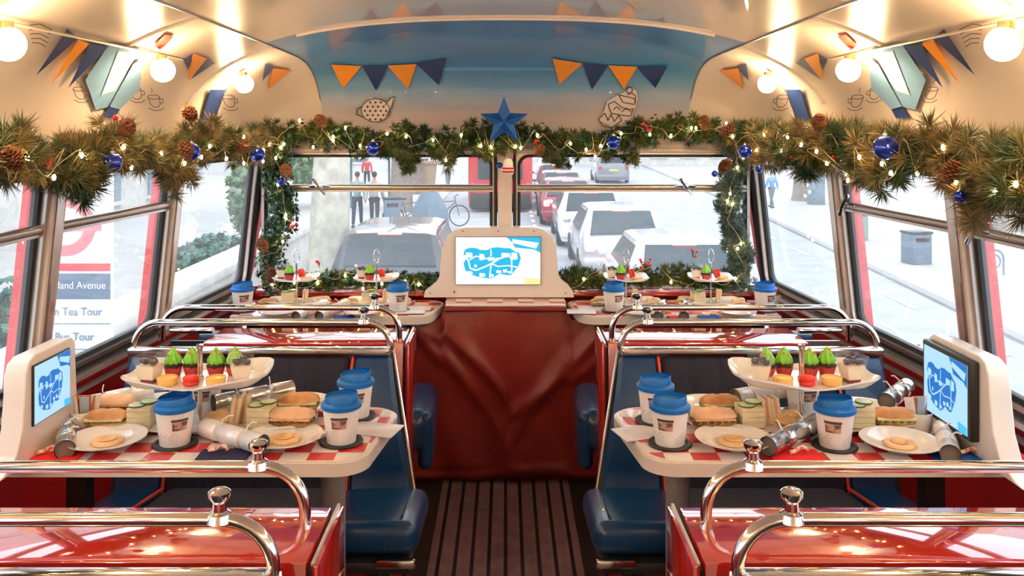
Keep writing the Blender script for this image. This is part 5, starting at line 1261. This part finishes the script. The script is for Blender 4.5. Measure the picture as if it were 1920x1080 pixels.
# red bus ahead
t = empty('red_bus', (-.20, 33, GZ), 0, 'red double-decker bus ahead, split by the centre pillar', 'bus')
MB().rbox((0, 4, 2.35), (2.45, 8, 4.1), .15, 3).build('body', mat('bus_red', (.62, .03, .035), .25, coat=.5), t)
MB().rbox((0, -.02, 1.65), (1.7, .06, .8), .05).build('rear_window', CARGL, t); MB().rbox((0, -.02, 3.4), (2.0, .06, .8), .05).build('upper_window', CARGL, t)
MB().rbox((0, -.03, .45), (2.3, .1, .55), .03).build('engine_grille', BLACKM, t)
for sg in (-1, 1):
    MB().rbox((sg*1.05, -.02, .95), (.16, .06, .4), .03).build('tail_lamp', LAMPD, t)
    for yy in (1.6, 6.4):
        m = MB(); m.lathe([(0, -.15), (.42, -.15), (.46, 0), (.42, .15), (0, .15)], 18); m.v = [(sg*1.08+c, yy+a_, .46+b_) for a_, b_, c in m.v]; m.build('wheel', TYRE, t)
# bus stop sign
SIGNW = mat('sign_white', (.78, .80, .82), .4); SIGNR = mat('sign_red', (.72, .06, .08), .4); SIGND = mat('sign_slate', (.10, .16, .24), .4)
Ys = 5.7; sc_ = 1633/Ys; ts = empty('bus_stop_sign', ((121-948)/sc_, Ys, GZ+.04), 0, 'tall white stop sign with red ring, street name and tour panels', 'sign')
sx0, sx1 = (35-121)/sc_, (208-121)/sc_
def sz(py): return EYE-(py-240)/sc_-(GZ+.04)
def sxx(px): return (px-121)/sc_
MB().rbox((0, .03, (sz(320)+sz(660))/2), (sx1-sx0, .05, sz(320)-sz(660)), .01).build('board', SIGNW, ts)
for x in (sx0+.05, sx1-.05): MB().box((x, .03, sz(660)/2), (.05, .05, sz(660))).build('post', SIGND, ts)
m = MB(); cx_, cz_ = sxx(122), sz(424); m.add([(cx_+r*math.cos(a), -.002 if lay else .004, cz_+r*math.sin(a)) for lay in (0, 1) for r in (36/sc_, 56/sc_) for a in [2*PI*i/48 for i in range(48)]], [(96+i, 96+(i+1) % 48, 144+(i+1) % 48, 144+i) for i in range(48)]+[(48+i, 48+(i+1) % 48, 144+(i+1) % 48, 144+i) for i in range(48)])
m.build('roundel_ring', mat('roundel_pink', (.78, .20, .22), .4), ts)
MB().box((cx_, -.004, sz(424)), (136/sc_, .008, 18/sc_)).build('roundel_bar', mat('roundel_pink', (.78, .20, .22), .4), ts)
MB().box(((sx0+sx1)/2, -.001, sz(501)), (sx1-sx0-.01, .006, 14/sc_)).build('red_stripe', SIGNR, ts)
MB().box(((sx0+sx1)/2, -.001, sz(536)), (sx1-sx0-.01, .006, 46/sc_)).build('name_panel', SIGND, ts)
for y in (560, 607, 655): MB().box(((sx0+sx1)/2, -.001, sz(y)), (sx1-sx0-.01, .004, .004)).build('panel_line', SIGND, ts)
def sign_text(s, x_end, py, h, ma):
    cu = bpy.data.curves.new('lettering', 'FONT'); cu.body = s; cu.size = h; cu.align_x = 'RIGHT'; cu.extrude = .001; cu.materials.append(ma)
    o = bpy.data.objects.new('lettering', cu); COL.objects.link(o); o.parent = ts; bpy.context.view_layer.update(); me = bpy.data.meshes.new_from_object(o); bpy.data.objects.remove(o); me.materials.clear(); me.materials.append(ma)
    o = bpy.data.objects.new('lettering', me); COL.objects.link(o); o.parent = ts; o.location = (x_end, -.006, sz(py)); o.rotation_euler = (PI/2, 0, 0)
    o.scale = (.92, 1, 1)
sign_text('Northumberland Avenue', sxx(199), 541, .068, SIGNW); sign_text('Afternoon Tea Tour', sxx(192), 591, .074, SIGND); sign_text('Ghost Bus Tour', sxx(177), 638, .074, SIGND)
# street furniture
def bin_(px, py, w, h, ma, label):
    x, y = gp(px, py); t = empty('litter_bin', (x, y, GZ+.04), .2, label, 'bin')
    MB().rbox((0, 0, h/2), (w, w*.9, h), .02).build('bin_body', ma, t); MB().rbox((0, 0, h+.03), (w*1.08, w, .06), .02).build('bin_top', BLACKM, t); MB().box((0, -w*.46, h*.82), (w*.7, .02, h*.12)).build('bin_slot', BLACKM, t)
SLATE = mat('slate_panel', (.14, .20, .26), .5)
bin_(735, 433, .50, .95, SLATE, 'dark street bin beside the second walker'); bin_(1718, 497, .50, .70, SLATE, 'dark rubbish bin on the far pavement in the second side window'); bin_(1530, 385, .55, 1.5, SLATE, 'tall dark street cabinet in first side window, open-road side')
bin_(1600, 452, .6, .9, mat('green_panel', (.2, .28, .24), .6), 'greenish cabinet at the edge of the second side window')
x, y = gp(1865, 520); t = empty('cycle_stand', (x, y, GZ+.04), .2, 'metal hoop cycle stand on the far pavement', 'cycle stand')
MB().tube([(-.22, 0, 0), (-.22, 0, .35)]+[(.22*math.cos(PI-PI*i/8), 0, .35+.2*math.sin(PI*i/8)) for i in range(9)]+[(.22, 0, 0)], .022, 8).build('hoop', SLATE, t); MB().tube([(.14*math.cos(a), 0, .30+.14*math.sin(a)) for a in [2*PI*i/16 for i in range(16)]], .02, 6, closed=True).build('inner_ring', SLATE, t)
x, y = gp(806, 432); t = empty('street_kiosk', (x, y, GZ+.04), 0, 'slate-coloured tapering street monument with brown cap', 'monument')
MB().lathe([(.62, 0), (.56, .6), (.30, 1.1), (.17, 1.3), (.17, 1.4)], 8).build('pedestal', SLATE, t); MB().lathe([(.17, 1.4), (.22, 2.0), (.28, 2.05), (.28, 2.12), (0, 2.14)], 12).build('cap', mat('brown_cap', (.35, .24, .16), .7), t)
def bicycle(px, py, rz_, label):
    x, y = gp(px, py); t = empty('bicycle', (x, y, GZ+.04), rz_, label, 'bicycle', 'bicycles by the monument')
    for sg in (-1, 1): MB().tube([(sg*.52+.33*math.cos(a), 0, .33+.33*math.sin(a)) for a in [2*PI*i/24 for i in range(24)]], .02, 6, closed=True).build('wheel', TYRE, t)
    m = MB()
    for a, b in (((-.52, .33), (-.10, .33)), ((-.10, .33), (-.22, .85)), ((-.52, .33), (-.20, .75)), ((-.2, .75), (.38, .80)), ((-.10, .33), (.38, .75)), ((.52, .33), (.36, .95)), ((.36, .95), (.50, 1.02))): m.tube([(a[0], 0, a[1]), (b[0], 0, b[1])], .022, 6)
    m.build('frame', SLATE, t); MB().rbox((-.23, 0, .90), (.24, .12, .05), .02).build('saddle', TYRE, t)
bicycle(768, 428, .15, 'bicycle parked before the monument, nearer the walkers'); bicycle(832, 425, -.2, 'bicycle parked beyond the monument, nearer the red bus')
t = empty('bus_shelter', (-4.6, 34, GZ+.04), 0, 'pale bus shelter roof seen just under the header garland', 'bus shelter')
MB().rbox((0, 0, 2.35), (3.4, 1.2, .75), .05).build('roof', SIGNW, t)
for x in (-1.5, 0, 1.5): MB().box((x, .4, 1.0), (.08, .08, 2.0)).build('post', SLATE, t)
